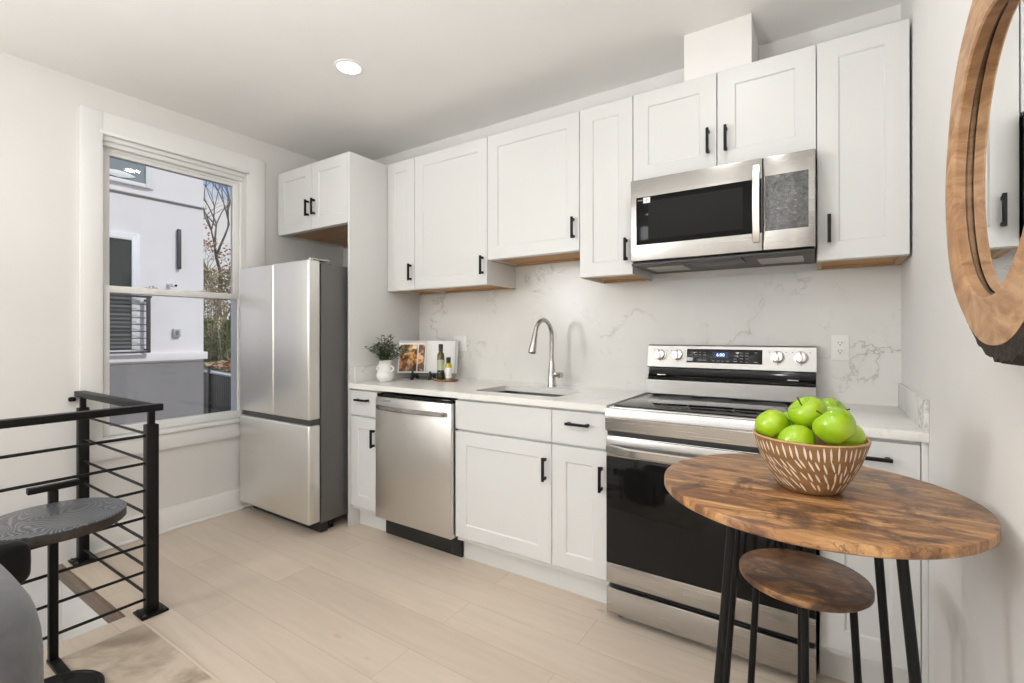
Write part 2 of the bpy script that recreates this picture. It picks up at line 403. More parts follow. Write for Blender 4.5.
def leaf(bm, p, d, up, L, W):
    d = d.normalized(); s = d.cross(up)
    if s.length < 1e-4: s = d.cross(Vector((1, 0, 0)))
    s.normalize(); nrm = s.cross(d)
    a = bm.verts.new(p); b = bm.verts.new(p+d*L*0.45+s*W*0.5+nrm*W*0.12); c = bm.verts.new(p+d*L); e = bm.verts.new(p+d*L*0.45-s*W*0.5+nrm*W*0.12)
    m = bm.verts.new(p+d*L*0.5)
    bm.faces.new((a, b, m)); bm.faces.new((b, c, m)); bm.faces.new((c, e, m)); bm.faces.new((e, a, m))

def merge(bm, b2, mi):
    join(bm, b2, None, mi)
def make_mesh(name, bm, mats, parent=None, off=(0, 0, 0), angle=35, recalc=False):
    if recalc: bmesh.ops.recalc_face_normals(bm, faces=bm.faces)
    bmesh.ops.translate(bm, vec=-Vector(off), verts=bm.verts)
    me = bpy.data.meshes.new(name); bm.to_mesh(me); bm.free()
    for m in (mats if isinstance(mats, (list, tuple)) else [mats]): me.materials.append(MAT[m] if isinstance(m, str) else m)
    me.polygons.foreach_set('use_smooth', [True]*len(me.polygons))
    me.set_sharp_from_angle(angle=math.radians(angle))
    o = bpy.data.objects.new(name, me); COL.objects.link(o)
    if parent is not None: o.parent = parent
    return o
class Thing:
    """an Empty at the base of a thing; parts are meshes given in world coordinates"""
    def __init__(self, name, label, cat, loc, group=None, kind=None):
        self.loc = Vector(loc)
        self.o = bpy.data.objects.new(name, None); COL.objects.link(self.o); self.o.location = loc
        self.o.empty_display_size = 0.05
        self.o['label'] = label; self.o['category'] = cat
        if group: self.o['group'] = group
        if kind: self.o['kind'] = kind
    def part(self, name, bm, mats, parent=None, label=None, angle=35, kind=None):
        o = make_mesh(name, bm, mats, parent or self.o, self.loc, angle)
        if label: o['label'] = label
        if kind: o['kind'] = kind
        return o
def single(name, label, cat, bm, mats, loc, group=None, kind=None, angle=35):
    o = make_mesh(name, bm, mats, None, loc, angle); o.location = loc
    o['label'] = label; o['category'] = cat
    if group: o['group'] = group
    if kind: o['kind'] = kind
    return o
def struct(name, bm, mats, parent=None, label=None, angle=35):
    o = make_mesh(name, bm, mats, parent, (0, 0, 0), angle)
    if parent is None: o['kind'] = 'structure'
    if label: o['label'] = label
    return o
def text_bm(body, size, M, extrude=0.0004):
    cu = bpy.data.curves.new('lettering', 'FONT'); cu.body = body; cu.size = size; cu.extrude = extrude
    cu.align_x = 'CENTER'; cu.align_y = 'CENTER'
    ob = bpy.data.objects.new('lettering', cu); COL.objects.link(ob)
    dg = bpy.context.evaluated_depsgraph_get()
    me = bpy.data.meshes.new_from_object(ob.evaluated_get(dg))
    bpy.data.objects.remove(ob); bpy.data.curves.remove(cu)
    bm = bmesh.new(); bm.from_mesh(me); bpy.data.meshes.remove(me)
    bmesh.ops.transform(bm, matrix=M, verts=bm.verts); return bm
FACE_Y = Matrix(((1, 0, 0, 0), (0, 0, -1, 0), (0, 1, 0, 0), (0, 0, 0, 1)))   # text plane facing -y

# ------------------------------------------------------------------ room shell
XL, XR, ZC, YR = -0.05, 3.638, 2.625, -5.2
WT = 0.20
WY0, WY1, WZ0, WZ1 = -1.616, -0.812, 0.635, 2.36       # window opening in the left wall
SX, SY0, SY1 = 0.83, -3.7, -1.785                      # stair opening
bm = BM()
LY0, LY1, LZ0, LZ1 = -4.92, -3.92, 1.25, 2.45
box(bm, XL-WT, XL, YR, LY0, -2.8, ZC); box(bm, XL-WT, XL, LY1, WY0, -2.8, ZC); box(bm, XL-WT, XL, LY0, LY1, -2.8, LZ0); box(bm, XL-WT, XL, LY0, LY1, LZ1, ZC); box(bm, XL-WT, XL, WY1, 0.15, -0.3, ZC)
box(bm, XL-WT, XL, WY0, WY1, -2.8, WZ0); box(bm, XL-WT, XL, WY0, WY1, WZ1, ZC)
struct('wall_left', bm, 'wall')
bm = BM(); box(bm, XL, XR, 0, 0.15, -0.3, ZC); struct('wall_back', bm, 'wall')
bm = BM(); box(bm, XR, XR+0.15, YR-0.15, 0.15, -0.3, ZC); struct('wall_right', bm, 'wall')
bm = BM()
RX0, RX1, RZ0, RZ1 = 1.5, 3.2, 1.25, 2.45
box(bm, XL-WT, RX0, YR-0.15, YR, -2.8, ZC); box(bm, RX1, XR, YR-0.15, YR, -0.3, ZC)
box(bm, RX0, RX1, YR-0.15, YR, -0.3, RZ0); box(bm, RX0, RX1, YR-0.15, YR, RZ1, ZC)
struct('wall_rear', bm, 'wall')
bm = BM(); box(bm, XL-WT, XR+0.15, YR-0.15, 0.15, ZC, ZC+0.2); struct('ceiling', bm, 'ceiling')
bm = BM()
box(bm, XL, XR, SY1, 0.0, -0.07, 0); box(bm, SX, XR, YR, SY1, -0.07, 0); box(bm, XL, SX, YR, SY0, -0.07, 0)
struct('floor', bm, 'floor')
# unseen rear window, added to house the rear fill light
bm = BM()
box(bm, RX0, RX1, YR-0.10, YR-0.04, RZ0, RZ0+0.06); box(bm, RX0, RX1, YR-0.10, YR-0.04, RZ1-0.06, RZ1)
for xx in (RX0, (RX0+RX1)/2-0.03, RX1-0.06): box(bm, xx, xx+0.06, YR-0.10, YR-0.04, RZ0+0.06, RZ1-0.06)
w2 = struct('window_added_rear', bm, 'trim')
bm = BM(); box(bm, RX0+0.06, RX1-0.06, YR-0.074, YR-0.068, RZ0+0.06, RZ1-0.06); struct('pane', bm, 'glass', w2)

bm = BM()
box(bm, XL-0.12, XL-0.06, LY0, LY1, LZ0, LZ0+0.05); box(bm, XL-0.12, XL-0.06, LY0, LY1, LZ1-0.05, LZ1); box(bm, XL-0.12, XL-0.06, LY0+0.05, LY1-0.05, 1.83, 1.87)
for yy in (LY0, LY1-0.05): box(bm, XL-0.12, XL-0.06, yy, yy+0.05, LZ0+0.05, LZ1-0.05)
w3 = struct('window_added_side', bm, 'trim')  # unseen side window, made up to go with the side fill light
bm = BM(); box(bm, XL-0.093, XL-0.087, LY0+0.05, LY1-0.05, LZ0+0.05, LZ1-0.05); struct('pane', bm, 'glass', w3)

# stairwell below the railing
bm = BM(); box(bm, XL, SX-0.002, SY1-0.018, SY1-0.001, -0.075, -0.002, 0.002); struct('trim_1', bm, 'brown_tread')
bm = BM(); box(bm, XL, SX+0.10, SY1, SY1+0.10, -2.8, -0.07); struct('wall_stair_back', bm, 'wall')
bm = BM(); box(bm, SX, SX+0.10, SY0-0.1, SY1, -2.8, -0.07); struct('wall_stair_side', bm, 'wall')
bm = BM(); box(bm, XL, SX, SY0-0.10, SY0, -2.8, -0.07); struct('wall_stair_front', bm, 'wall')
bm = BM(); box(bm, XL-WT, SX+0.1, SY0-0.1, SY1+0.1, -2.9, -2.8); struct('floor_lower', bm, 'brown_tread')
bm = BM(); bt = BM()
for i in range(9):      # a flight going down towards the window wall
    y1 = SY0 + 0.21*i; z = -0.19*(i+1)
    box(bm, XL+0.002, SX-0.002, y1, y1+0.21, -2.8, z-0.03)
    box(bt, XL+0.002, SX-0.002, y1+0.002, y1+0.23, z-0.03, z, 0.006)
st = struct('stair_flight', bm, 'trim'); struct('stair_treads', bt, 'brown_tread', st)

# left-wall window: casing, sill, sashes
bm = BM()
box(bm, XL, XL+0.018, -1.715, WY0, 0.52, 2.478, 0.003); box(bm, XL, XL+0.018, WY1, -0.688, 0.52, 2.478, 0.003)
box(bm, XL, XL+0.018, WY0, WY1, WZ1, 2.478, 0.0)
box(bm, XL, XL+0.028, WY0-0.012, WY1+0.012, 2.352, 2.372, 0.005)      # bead round the head
struct('trim_2', bm, 'trim')
bm = BM()
box(bm, XL-0.10, XL+0.034, WY0-0.006, WY1+0.006, 0.612, 0.637, 0.005)
box(bm, XL, XL+0.02, -1.715, -0.688, 0.515, 0.610, 0.003)
struct('trim_3', bm, 'trim', label=None)
bm = BM()
# jamb liners and stepped head
box(bm, XL-0.19, XL-0.06, WY0, WY0+0.012, WZ0+0.002, WZ1, 0.002); box(bm, XL-0.19, XL-0.06, WY1-0.012, WY1, WZ0+0.002, WZ1, 0.002)
box(bm, XL-0.03, XL-0.005, WY0+0.001, WY1-0.001, WZ1-0.03, WZ1-0.001, 0.006); box(bm, XL-0.07, XL-0.03, WY0+0.001, WY1-0.001, WZ1-0.055, WZ1-0.001, 0.006)
box(bm, XL-0.19, XL-0.07, WY0+0.012, WY1-0.012, WZ1-0.07, WZ1-0.001, 0.003)
win = struct('window_1', bm, 'trim')
def sash(name, x0, x1, y0, y1, z0, z1, st_, top, bot, label):
    bm = BM()
    box(bm, x0, x1, y0, y0+st_, z0, z1, 0.004); box(bm, x0, x1, y1-st_, y1, z0, z1, 0.004)
    box(bm, x0, x1, y0+st_-0.004, y1-st_+0.004, z0, z0+bot, 0.004); box(bm, x0, x1, y0+st_-0.004, y1-st_+0.004, z1-top, z1, 0.004)
    s = struct(name, bm, 'trim', win, label)
    xm = (x0+x1)/2
    bm = BM(); box(bm, xm-0.003, xm+0.003, y0+st_, y1-st_, z0+bot, z1-top); struct('pane', bm, 'glass', s)
    return s
sash('upper_sash', -0.155, -0.122, WY0+0.014, WY1-0.014, 1.465, 2.29, 0.042, 0.022, 0.042, 'upper sliding sash')
lo = sash('lower_sash', -0.115, -0.078, WY0+0.014, WY1-0.014, 0.640, 1.505, 0.030, 0.040, 0.050, 'lower sliding sash')
for yy in (-1.36, -1.06):
    bm = BM(); box(bm, -0.118, -0.088, yy-0.03, yy+0.03, 1.505, 1.512, 0.002); lathe(bm, [(0, 0), (0.012, 0), (0.011, 0.008), (0, 0.010)], (-0.103, yy, 1.512), 16)
    struct('sash_lock', bm, 'nickel', lo)
# baseboard with cap, left wall, right of the stair railing as far as the fridge, and right wall
bm = BM()
box(bm, XL, XL+0.014, -1.72, -0.01, 0.0, 0.138, 0.002); box(bm, XL, XL+0.020, -1.72, -0.01, 0.0, 0.020, 0.006); box(bm, XL, XL+0.010, -1.72, -0.01, 0.136, 0.147, 0.003)
struct('baseboard_left', bm, 'trim')
bm = BM(); box(bm, XR-0.014, XR, YR, -0.66, 0.0, 0.138, 0.002); struct('baseboard_right', bm, 'trim')
# boxed duct above the microwave cabinet
bm = BM(); box(bm, 2.815, 3.100, -0.285, -0.0005, 2.392, ZC-0.0005); struct('wall_duct_chase', bm, 'wall')

# recessed downlights
for i, (x, y) in enumerate(DOWNLIGHTS):
    lab = 'lit round recessed downlight in the ceiling above the fridge' if i == 0 else 'round recessed ceiling downlight outside the picture'
    t = Thing('downlight', lab, 'ceiling light', (x, y, ZC), 'recessed downlights' if i else None)
    bm = BM(); lathe(bm, [(0.058, -0.001), (0.060, -0.006), (0.074, -0.004), (0.076, -0.0005)], (x, y, ZC), 40); t.part('trim_ring', bm, 'trim')
    bm = BM(); lathe(bm, [(0, -0.005), (0.0585, -0.005)], (x, y, ZC), 40); t.part('lens', bm, 'led')
    l = lamp('downlight_lamp', 'AREA', (0, 0, -0.012), DOWN_W*(0.4 if y > -1 else 1.0)*(1.25 if x > 2 else 0.85), (1.0, 0.98, 0.955), shape='DISK', size=0.11)
    l.parent = t.o

# made-up uplight, unseen behind the camera, added to brighten the ceiling
t = Thing('added_uplight', 'added bowl-shaded uplight out of view, put in to brighten the ceiling', 'lamp', (2.45, -3.40, 0))
bm = BM(); lathe(bm, [(0, 0.0065), (0.14, 0.0065), (0.14, 0.018), (0.02, 0.03), (0, 0.03)], (2.45, -3.40, 0), 32); t.part('base', bm, 'black_metal')
bm = BM(); tube(bm, [(2.45, -3.40, 0.03), (2.45, -3.40, 0.65)], 0.012, 12); t.part('pole', bm, 'black_metal')
bm = BM(); lathe(bm, [(0.015, 0.65), (0.08, 0.67), (0.17, 0.74), (0.168, 0.74), (0.078, 0.675), (0.0, 0.662)], (2.45, -3.40, 0), 32); t.part('shade', bm, 'white_plastic')
l = lamp('ceiling_fill_light', 'AREA', (0, 0, 0.75), 63, (0.955, 0.985, 1.0), (PI, 0, 0), shape='DISK', size=0.28, spread=math.radians(150)); l.parent = t.o

# ------------------------------------------------------------------ cabinets
YB, YU = -0.630, -0.3224          # door faces
def shaker(bm, x0, x1, z0, z1, yf, th=0.019, rail=0.072, rec=0.0065):
    """door leaf facing -y, frame proud of a recessed centre panel"""
    fy = yf; py = yf + rec; by = yf + th
    def ring(i, y): return [(x0+i, y, z0+i), (x1-i, y, z0+i), (x1-i, y, z1-i), (x0+i, y, z1-i)]
    loops = [ring(0, by), ring(0, fy+0.0015), ring(0.0015, fy), ring(rail-0.002, fy), ring(rail, fy+0.001), ring(rail+0.004, py)]
    V = [[bm.verts.new(p) for p in L] for L in loops]
    fs = []
    for a, b in zip(V, V[1:]):
        for k in range(4): fs.append(bm.faces.new((a[k], a[(k+1) % 4], b[(k+1) % 4], b[k])))
    fs.append(bm.faces.new(V[-1])); fs.append(bm.faces.new(list(reversed(V[0]))))
    bmesh.ops.recalc_face_normals(bm, faces=fs)
def pull(bm, x, y, z, vertical=True, L=0.112):
    h, s = L/2, 0.006
    if vertical:
        box(bm, x-s, x+s, y-0.034, y-0.022, z-h, z+h, 0.002)
        for k in (-1, 1): box(bm, x-s, x+s, y-0.030, y-0.0003, z+k*(h-0.012)-0.007, z+k*(h-0.012)+0.007, 0.002)
    else:
        box(bm, x-h, x+h, y-0.034, y-0.022, z-s, z+s, 0.002)
        for k in (-1, 1): box(bm, x+k*(h-0.012)-0.007, x+k*(h-0.012)+0.007, y-0.030, y-0.0003, z-s, z+s, 0.002)
def door(t, x0, x1, z0, z1, yf, hx=None, hz=None, horiz=False, rail=0.072, name='door', flat=False):
    bm = BM()
    if flat: box(bm, x0, x1, yf, yf+0.019, z0, z1, 0.002)
    else: shaker(bm, x0, x1, z0, z1, yf, rail=rail)
    d = t.part(name, bm, 'cabinet', angle=20)
    if hx is not None:
        bm = BM(); pull(bm, hx, yf, hz, not horiz); t.part('handle', bm, 'black_metal', d, 'black square bar pull')
    return d
UP = 'white shaker wall cabinets'
def wall_cab(name, label, x0, x1, z0, z1, doors, yf=YU):
    t = Thing(name, label, 'cabinet', ((x0+x1)/2, 0, z0), UP)
    yb = yf + 0.021
    th = 0.016
    bm = BM()        # carcass: sides, top, back, and the raised underside hidden behind a face lip
    box(bm, x0+0.0005, x0+th, yb, -0.001, z0, z1-0.002); box(bm, x1-th, x1-0.0005, yb, -0.001, z0, z1-0.002)
    box(bm, x0+th, x1-th, yb, -0.001, z1-th, z1-0.002); box(bm, x0+th, x1-th, yb, yb+0.018, z0, z0+0.03)
    box(bm, x0+th, x1-th, -0.012, -0.001, z0+0.03, z1-th)
    t.part('carcass', bm, 'cabinet')
    bm = BM(); box(bm, x0+th, x1-th, yb+0.018, -0.012, z0+0.012, z0+0.026); box(bm, x0+th, x1-th, -0.028, -0.012, z0+0.001, z0+0.012)
    box(bm, x0+0.001, x0+th, yb+0.02, -0.002, z0-0.002, z0-0.0002); box(bm, x1-th, x1-0.001, yb+0.02, -0.002, z0-0.002, z0-0.0002)
    t.part('underside', bm, 'oak', label='bare oak underside')
    for (a, b, hx, hz) in doors: door(t, a, b, z0+0.001, z1, yf, hx, hz)
    return t
G_ = 0.0018
X_A, X_B, X_C, X_D, X_E, X_F, X_G, X_H = 0.845, 1.103, 1.6976, 2.2943, 2.581, 2.965, 3.339, 3.631
ZT, ZB, ZBC, ZBM = 2.390, 1.516, 1.660, 1.962
wall_cab('wall_cabinet', 'narrow white wall cabinet against the tall fridge panel, leftmost of the run', X_A, X_B, ZB, ZT, [(X_A+G_, X_B-G_, X_B-0.03, 1.632)])
wall_cab('wall_cabinet', 'white wall cabinet with wide single door above the plant and cookbook', X_B, X_C, ZB, ZT, [(X_B+G_, X_C-G_, X_C-0.032, 1.632)])
wall_cab('wall_cabinet', 'shorter white wall cabinet hanging above the sink', X_C, X_D, ZBC, ZT, [(X_C+G_, X_D-G_, X_D-0.032, 1.780)])
wall_cab('wall_cabinet', 'narrow white wall cabinet directly left of the microwave', X_D, X_E, ZB, ZT, [(X_D+G_, X_E-G_, X_E-0.032, 1.638)])
wall_cab('wall_cabinet', 'white two-door wall cabinet above the microwave', X_E, X_G, ZBM, ZT,
         [(X_E+G_, X_F-G_, X_F-0.036, 2.085), (X_F+G_, X_G-G_, X_F+0.038, 2.081)])
wall_cab('wall_cabinet', 'tall white wall cabinet right of the microwave beside the mirror wall', X_G, X_H, ZB, ZT, [(X_G+G_, X_H-G_, X_G+0.042, 1.638)])

# tall panel beside the fridge and the cabinet over the fridge
bm = BM(); box(bm, 0.824, 0.8430, -0.633, -0.001, 0.0, 2.386, 0.0015)
single('fridge_end_panel', 'tall white panel standing between the fridge and the counter', 'cabinet panel', bm, 'cabinet', (0.8335, -0.317, 0))
t = Thing('fridge_cabinet', 'white two-door cabinet over the fridge', 'cabinet', (0.44, 0, 1.936))
x0, x1, z0, z1, yf = 0.044, 0.8225, 1.936, 2.386, -0.633; yb = yf+0.021
bm = BM()
box(bm, x0, x0+0.016, yb, -0.001, z0, z1-0.002); box(bm, x1-0.016, x1, yb, -0.001, z0, z1-0.002)
box(bm, x0+0.016, x1-0.016, yb, -0.001, z1-0.018, z1-0.002); box(bm, x0+0.016, x1-0.016, yb, yb+0.018, z0, z0+0.03); box(bm, x0+0.016, x1-0.016, -0.012, -0.001, z0, z1-0.018)
t.part('carcass', bm, 'cabinet')
bm = BM(); box(bm, x0+0.016, x1-0.016, yb+0.018, -0.012, z0+0.014, z0+0.028); box(bm, x0+0.016, x1-0.016, -0.08, -0.012, z0-0.004, z0+0.014)
t.part('underside', bm, 'oak', label='bare oak underside')
xm = 0.447
door(t, x0+0.001, xm-G_, z0+0.001, z1, yf, xm-0.034, 2.084); door(t, xm+G_, x1-0.001, z0+0.001, z1, yf, xm+0.034, 2.084)

# base cabinets
BASE = 'white shaker base cabinets'
ZD0, ZD1, ZW0, ZW1 = 0.142, 0.706, 0.717, 0.869
def base_cab(label, x0, x1, door_hx=None, drawer_h=True, hz=0.588, toe_x=None, sink=False, dhx=None):
    t = Thing('base_cabinet', label, 'cabinet', ((x0+x1)/2, -0.3, 0), BASE)
    bm = BM()
    th = 0.016; yc = YB+0.021
    box(bm, x0+0.0005, x0+th, yc, -0.002, 0.115, 0.881); box(bm, x1-th, x1-0.0005, yc, -0.002, 0.115, 0.881)
    box(bm, x0+th, x1-th, yc, -0.002, 0.115, 0.131); box(bm, x0+th, x1-th, -0.014, -0.002, 0.131, 0.881)
    box(bm, x0+th, x1-th, yc, yc+0.02, 0.70, 0.725); box(bm, x0+th, x1-th, yc, yc+0.02, 0.86, 0.881)
    t.part('carcass', bm, 'cabinet')
    bm = BM(); box(bm, x0+0.0005, x1-0.0005, -0.557, -0.541, 0.0, 0.1145); t.part('toe_kick', bm, 'cabinet')
    d = door(t, x0+G_, x1-G_, ZW0, ZW1, YB, None, None, name='false_front' if sink else 'drawer', flat=True)
    if drawer_h:
        bm = BM(); pull(bm, dhx or (x0+x1)/2, YB, 0.815, False, 0.115); t.part('handle', bm, 'black_metal', d, 'black square bar pull')
    if door_hx: door(t, x0+G_, x1-G_, ZD0, ZD1, YB, door_hx, hz)
    return t
base_cab('narrow white base cabinet between the fridge panel and the dishwasher', 0.8445, 1.1005, 1.070)
base_cab('wide white sink base cabinet with plain false drawer front', 1.7085, 2.2950, 2.262, False, sink=True)
base_cab('narrow white base cabinet directly left of the range', 2.2952, 2.5740, 2.545)
base_cab('white base cabinet behind the round table in the right corner', 3.3480, 3.6200, 3.385, dhx=3.49)
bm = BM(); box(bm, 3.6205, 3.6375, YB+0.004, YB+0.022, 0.115, 0.881, 0.001); box(bm, 3.6205, 3.6375, -0.557, -0.541, 0, 0.1145)
single('filler_strip', 'thin white filler strip between base cabinet and right wall', 'filler', bm, 'cabinet', (3.629, -0.6, 0))

# worktops with side splashes, backsplash
ZK0, ZK1, YK = 0.8825, 0.9136, -0.6453
SKX0, SKX1, SKY0, SKY1 = 1.755, 2.268, -0.525, -0.215
t = Thing('countertop', 'white worktop over the dishwasher and sink', 'countertop', (1.7, -0.32, ZK0))
bm = BM()
def slab_with_hole(bm, x0, x1, y0, y1, z0, z1, hx0, hx1, hy0, hy1, r=0.03, n=6):
    def rr(a0, a1, b0, b1, rad):
        P = []
        for (cx, cy, s) in ((a1-rad, b1-rad, 0), (a0+rad, b1-rad, 1), (a0+rad, b0+rad, 2), (a1-rad, b0+rad, 3)):
            for k in range(n+1):
                a = (s + k/n)*PI/2; P.append((cx+rad*math.cos(a), cy+rad*math.sin(a)))
        return P
    H = rr(hx0, hx1, hy0, hy1, r)
    O = []
    for s, (cx, cy) in enumerate(((x1, y1), (x0, y1), (x0, y0), (x1, y0))):
        O += [(cx, cy)]*(n+1)
    tmp = {}
    def V(p, z):
        k = (round(p[0], 5), round(p[1], 5), z)
        if k not in tmp: tmp[k] = bm.verts.new((p[0], p[1], z))
        return tmp[k]
    N = len(H); fs = []
    for i in range(N):
        j = (i+1) % N
        for z in (z1, z0):
            vs = []
            for p in (O[i], O[j], H[j], H[i]):
                v = V(p, z)
                if v not in vs: vs.append(v)
            if len(vs) > 2: fs.append(bm.faces.new(vs))
        fs.append(bm.faces.new((V(H[i], z0), V(H[j], z0), V(H[j], z1), V(H[i], z1))))
        if O[i] != O[j]: fs.append(bm.faces.new((V(O[i], z0), V(O[j], z0), V(O[j], z1), V(O[i], z1))))
    bmesh.ops.recalc_face_normals(bm, faces=fs)
slab_with_hole(bm, 0.8445, 2.5755, YK, -0.0125, ZK0, ZK1, SKX0, SKX1, SKY0, SKY1)
t.part('slab', bm, 'quartz')
bm = BM(); box(bm, 0.8445, 0.8565, -0.60, -0.0125, ZK1+0.0002, 1.014, 0.001); t.part('side_splash', bm, 'marble')
t = Thing('countertop', 'short white worktop in the corner right of the range', 'countertop', (3.49, -0.32, ZK0))
bm = BM(); box(bm, 3.3470, 3.6372, YK, -0.0125, ZK0, ZK1, 0.0015); t.part('slab', bm, 'quartz')
bm = BM(); box(bm, 3.6255, 3.6375, YK, -0.0125, ZK1+0.0002, 1.014, 0.001); t.part('side_splash', bm, 'marble')
bm = BM(); box(bm, 0.8445, 3.6375, -0.012, -0.0006, ZK0, ZB-0.003); box(bm, X_C+0.001, X_D-0.001, -0.012, -0.0006, ZB-0.003, ZBC-0.003)
single('backsplash', 'full height white marble backsplash with grey veins', 'backsplash', bm, 'marble', (2.2, 0, ZK1))

# sink and faucet
t = Thing('sink', 'undermounted stainless sink set in the worktop', 'sink', (2.01, -0.37, 0.68))
bm = BM()
ox0, ox1, oy0, oy1 = SKX0-0.004, SKX1+0.004, SKY0-0.004, SKY1+0.004
zb = 0.69
box(bm, ox0-0.012, ox0, oy0, oy1, zb, ZK0-0.0005); box(bm, ox1, ox1+0.012, oy0, oy1, zb, ZK0-0.0005)
box(bm, ox0-0.012, ox1+0.012, oy0-0.012, oy0, zb, ZK0-0.0005); box(bm, ox0-0.012, ox1+0.012, oy1, oy1+0.012, zb, ZK0-0.0005)
box(bm, ox0-0.012, ox1+0.012, oy0-0.012, oy1+0.012, zb-0.01, zb)
t.part('basin', bm, 'sink')
bm = BM(); lathe(bm, [(0.0, 0.002), (0.03, 0.002), (0.045, 0.005), (0.05, 0.0005)], (2.01, -0.33, zb), 24); t.part('drain', bm, 'chrome')
FX, FY = 2.024, -0.128
t = Thing('faucet', 'brushed nickel gooseneck faucet behind the sink', 'faucet', (FX, FY, ZK1))
bm = BM(); lathe(bm, [(0, 0), (0.026, 0), (0.026, 0.004), (0.023, 0.010), (0.020, 0.085), (0.0155, 0.135), (0.0135, 0.15), (0, 0.15)], (FX, FY, ZK1+0.0002), 28)
t.part('body', bm, 'nickel')
bm = BM()
pts = [(FX, FY, ZK1+0.14), (FX, FY, 1.205)]
R = 0.097
for k in range(1, 17):
    a = PI*k/16*0.93; pts.append((FX, FY-R+R*math.cos(a), 1.205+R*math.sin(a)))
tube(bm, pts, 0.0125, 16); t.part('spout', bm, 'nickel')
e = Vector(pts[-1]); d = (Vector(pts[-1])-Vector(pts[-2])).normalized()
bm = BM(); tube(bm, [e, e+d*0.012, e+d*0.04, e+d*0.105, e+d*0.112], [0.0135, 0.0145, 0.016, 0.0225, 0.021], 20)
sh = t.part('spray_head', bm, 'nickel')
bm = BM(); tube(bm, [e+d*0.1122, e+d*0.1135], [0.018, 0.018], 20); t.part('spray_face', bm, 'dark_grey', sh)
bm = BM(); tube(bm, [(FX+0.012, FY-0.004, 0.985), (FX+0.05, FY-0.010, 0.985)], 0.0125, 16); tube(bm, [(FX+0.05, FY-0.010, 0.985), (FX+0.072, FY-0.014, 0.985)], [0.0165, 0.0165], 20)
tube(bm, [(FX+0.062, FY-0.014, 0.995), (FX+0.066, FY-0.085, 1.0)], [0.006, 0.0045], 10)
t.part('lever_handle', bm, 'nickel')

# ------------------------------------------------------------------ dishwasher
t = Thing('dishwasher', 'stainless steel dishwasher with a bowed bar handle', 'dishwasher', (1.404, -0.3, 0))
x0, x1 = 1.1045, 1.7045
bm = BM(); box(bm, x0, x1, -0.585, -0.03, 0.115, 0.86); t.part('tub', bm, 'black_plastic')
bm = BM(); box(bm, x0+0.002, x1-0.002, -0.655, -0.590, 0.125, 0.850, 0.006); dd = t.part('door', bm, 'steel_v')
bm = BM(); box(bm, x0+0.004, x1-0.004, -0.642, -0.590, 0.8505, 0.868, 0.002)
for xx in (x0+0.14, x1-0.14): box(bm, xx-0.012, xx+0.012, -0.645, -0.643, 0.855, 0.862)
t.part('control_strip', bm, 'black_gloss')
bm = BM(); pts = []
for k in range(21):
    u = k/20; xx = x0+0.035+(x1-x0-0.07)*u; pts.append((xx, -0.668-0.030*math.sin(PI*u)**0.6, 0.792))
def ribbon(bm, pts, h, th, axis='y'):
    """flat bar following pts in the x-y plane, height h in z"""
    A = []
    n = len(pts)
    for i, p in enumerate(pts):
        a = Vector(pts[max(0, i-1)]); b = Vector(pts[min(n-1, i+1)]); tn = (b-a).normalized(); nr = Vector((tn.y, -tn.x, 0))
        p = Vector(p); prof = [(-th/2, -h/2+th*0.3), (-th/2, h/2-th*0.3), (-th*0.25, h/2), (th*0.25, h/2), (th/2, h/2-th*0.3), (th/2, -h/2+th*0.3), (th*0.25, -h/2), (-th*0.25, -h/2)]
        A.append([bm.verts.new(p + nr*u + Vector((0, 0, v))) for u, v in prof])
    fs = []
    for a, b in zip(A, A[1:]):
        for k in range(8): fs.append(bm.faces.new((a[k], a[(k+1) % 8], b[(k+1) % 8], b[k])))
    fs += [bm.faces.new(A[0]), bm.faces.new(A[-1])]
    bmesh.ops.recalc_face_normals(bm, faces=fs)
ribbon(bm, pts, 0.026, 0.014)
box(bm, x0+0.030, x0+0.052, -0.672, -0.6555, 0.781, 0.803, 0.003); box(bm, x1-0.052, x1-0.030, -0.672, -0.6555, 0.781, 0.803, 0.003)
t.part('handle', bm, 'steel', dd)
bm = BM(); box(bm, x0+0.02, x0+0.135, -0.6558, -0.6552, 0.823, 0.836); t.part('badge', bm, 'mark_dim', dd, 'small grey badge strip')
bm = BM(); box(bm, x0, x1+0.001, -0.570, -0.558, 0.0, 0.113, 0.002); box(bm, x1-0.07, x1+0.0005, -0.575, -0.5705, 0.01, 0.10, 0.002); t.part('toe_panel', bm, 'black_plastic')

# ------------------------------------------------------------------ refrigerator
FR0, FR1, FYF = 0.008, 0.793, -0.888
t = Thing('refrigerator', 'stainless french door fridge with bottom freezer drawer', 'refrigerator', (0.40, -0.45, 0))
bm = BM(); box(bm, FR0+0.004, FR1-0.004, -0.800, -0.03, 0.065, 1.655, 0.004); box(bm, FR0+0.01, FR1-0.01, -0.78, -0.72, 1.655, 1.662, 0.001); t.part('body', bm, 'fridge_side')
def fdoor(name, a, b, z0, z1):
    bm = BM(); box(bm, a, b, FYF, -0.808, z0, z1, 0.010, 3); return t.part(name, bm, 'fridge_door')
fdoor('door', FR0, 0.4165, 0.706, 1.672); fdoor('door', 0.4215, FR1, 0.706, 1.672); fz = fdoor('freezer_drawer', FR0, FR1, 0.078, 0.672)
bm = BM(); box(bm, FR0+0.004, FR1-0.012, -0.868, -0.801, 0.6725, 0.7055, 0.002); t.part('grip_recess', bm, 'dark_grey')
bm = BM(); box(bm, FR1-0.075, FR1-0.004, -0.86, -0.74, 1.6725, 1.684, 0.002); tube(bm, [(FR1-0.02, -0.86, 1.66), (FR1-0.02, -0.86, 1.685)], 0.010, 12); t.part('hinge_cover', bm, 'steel')
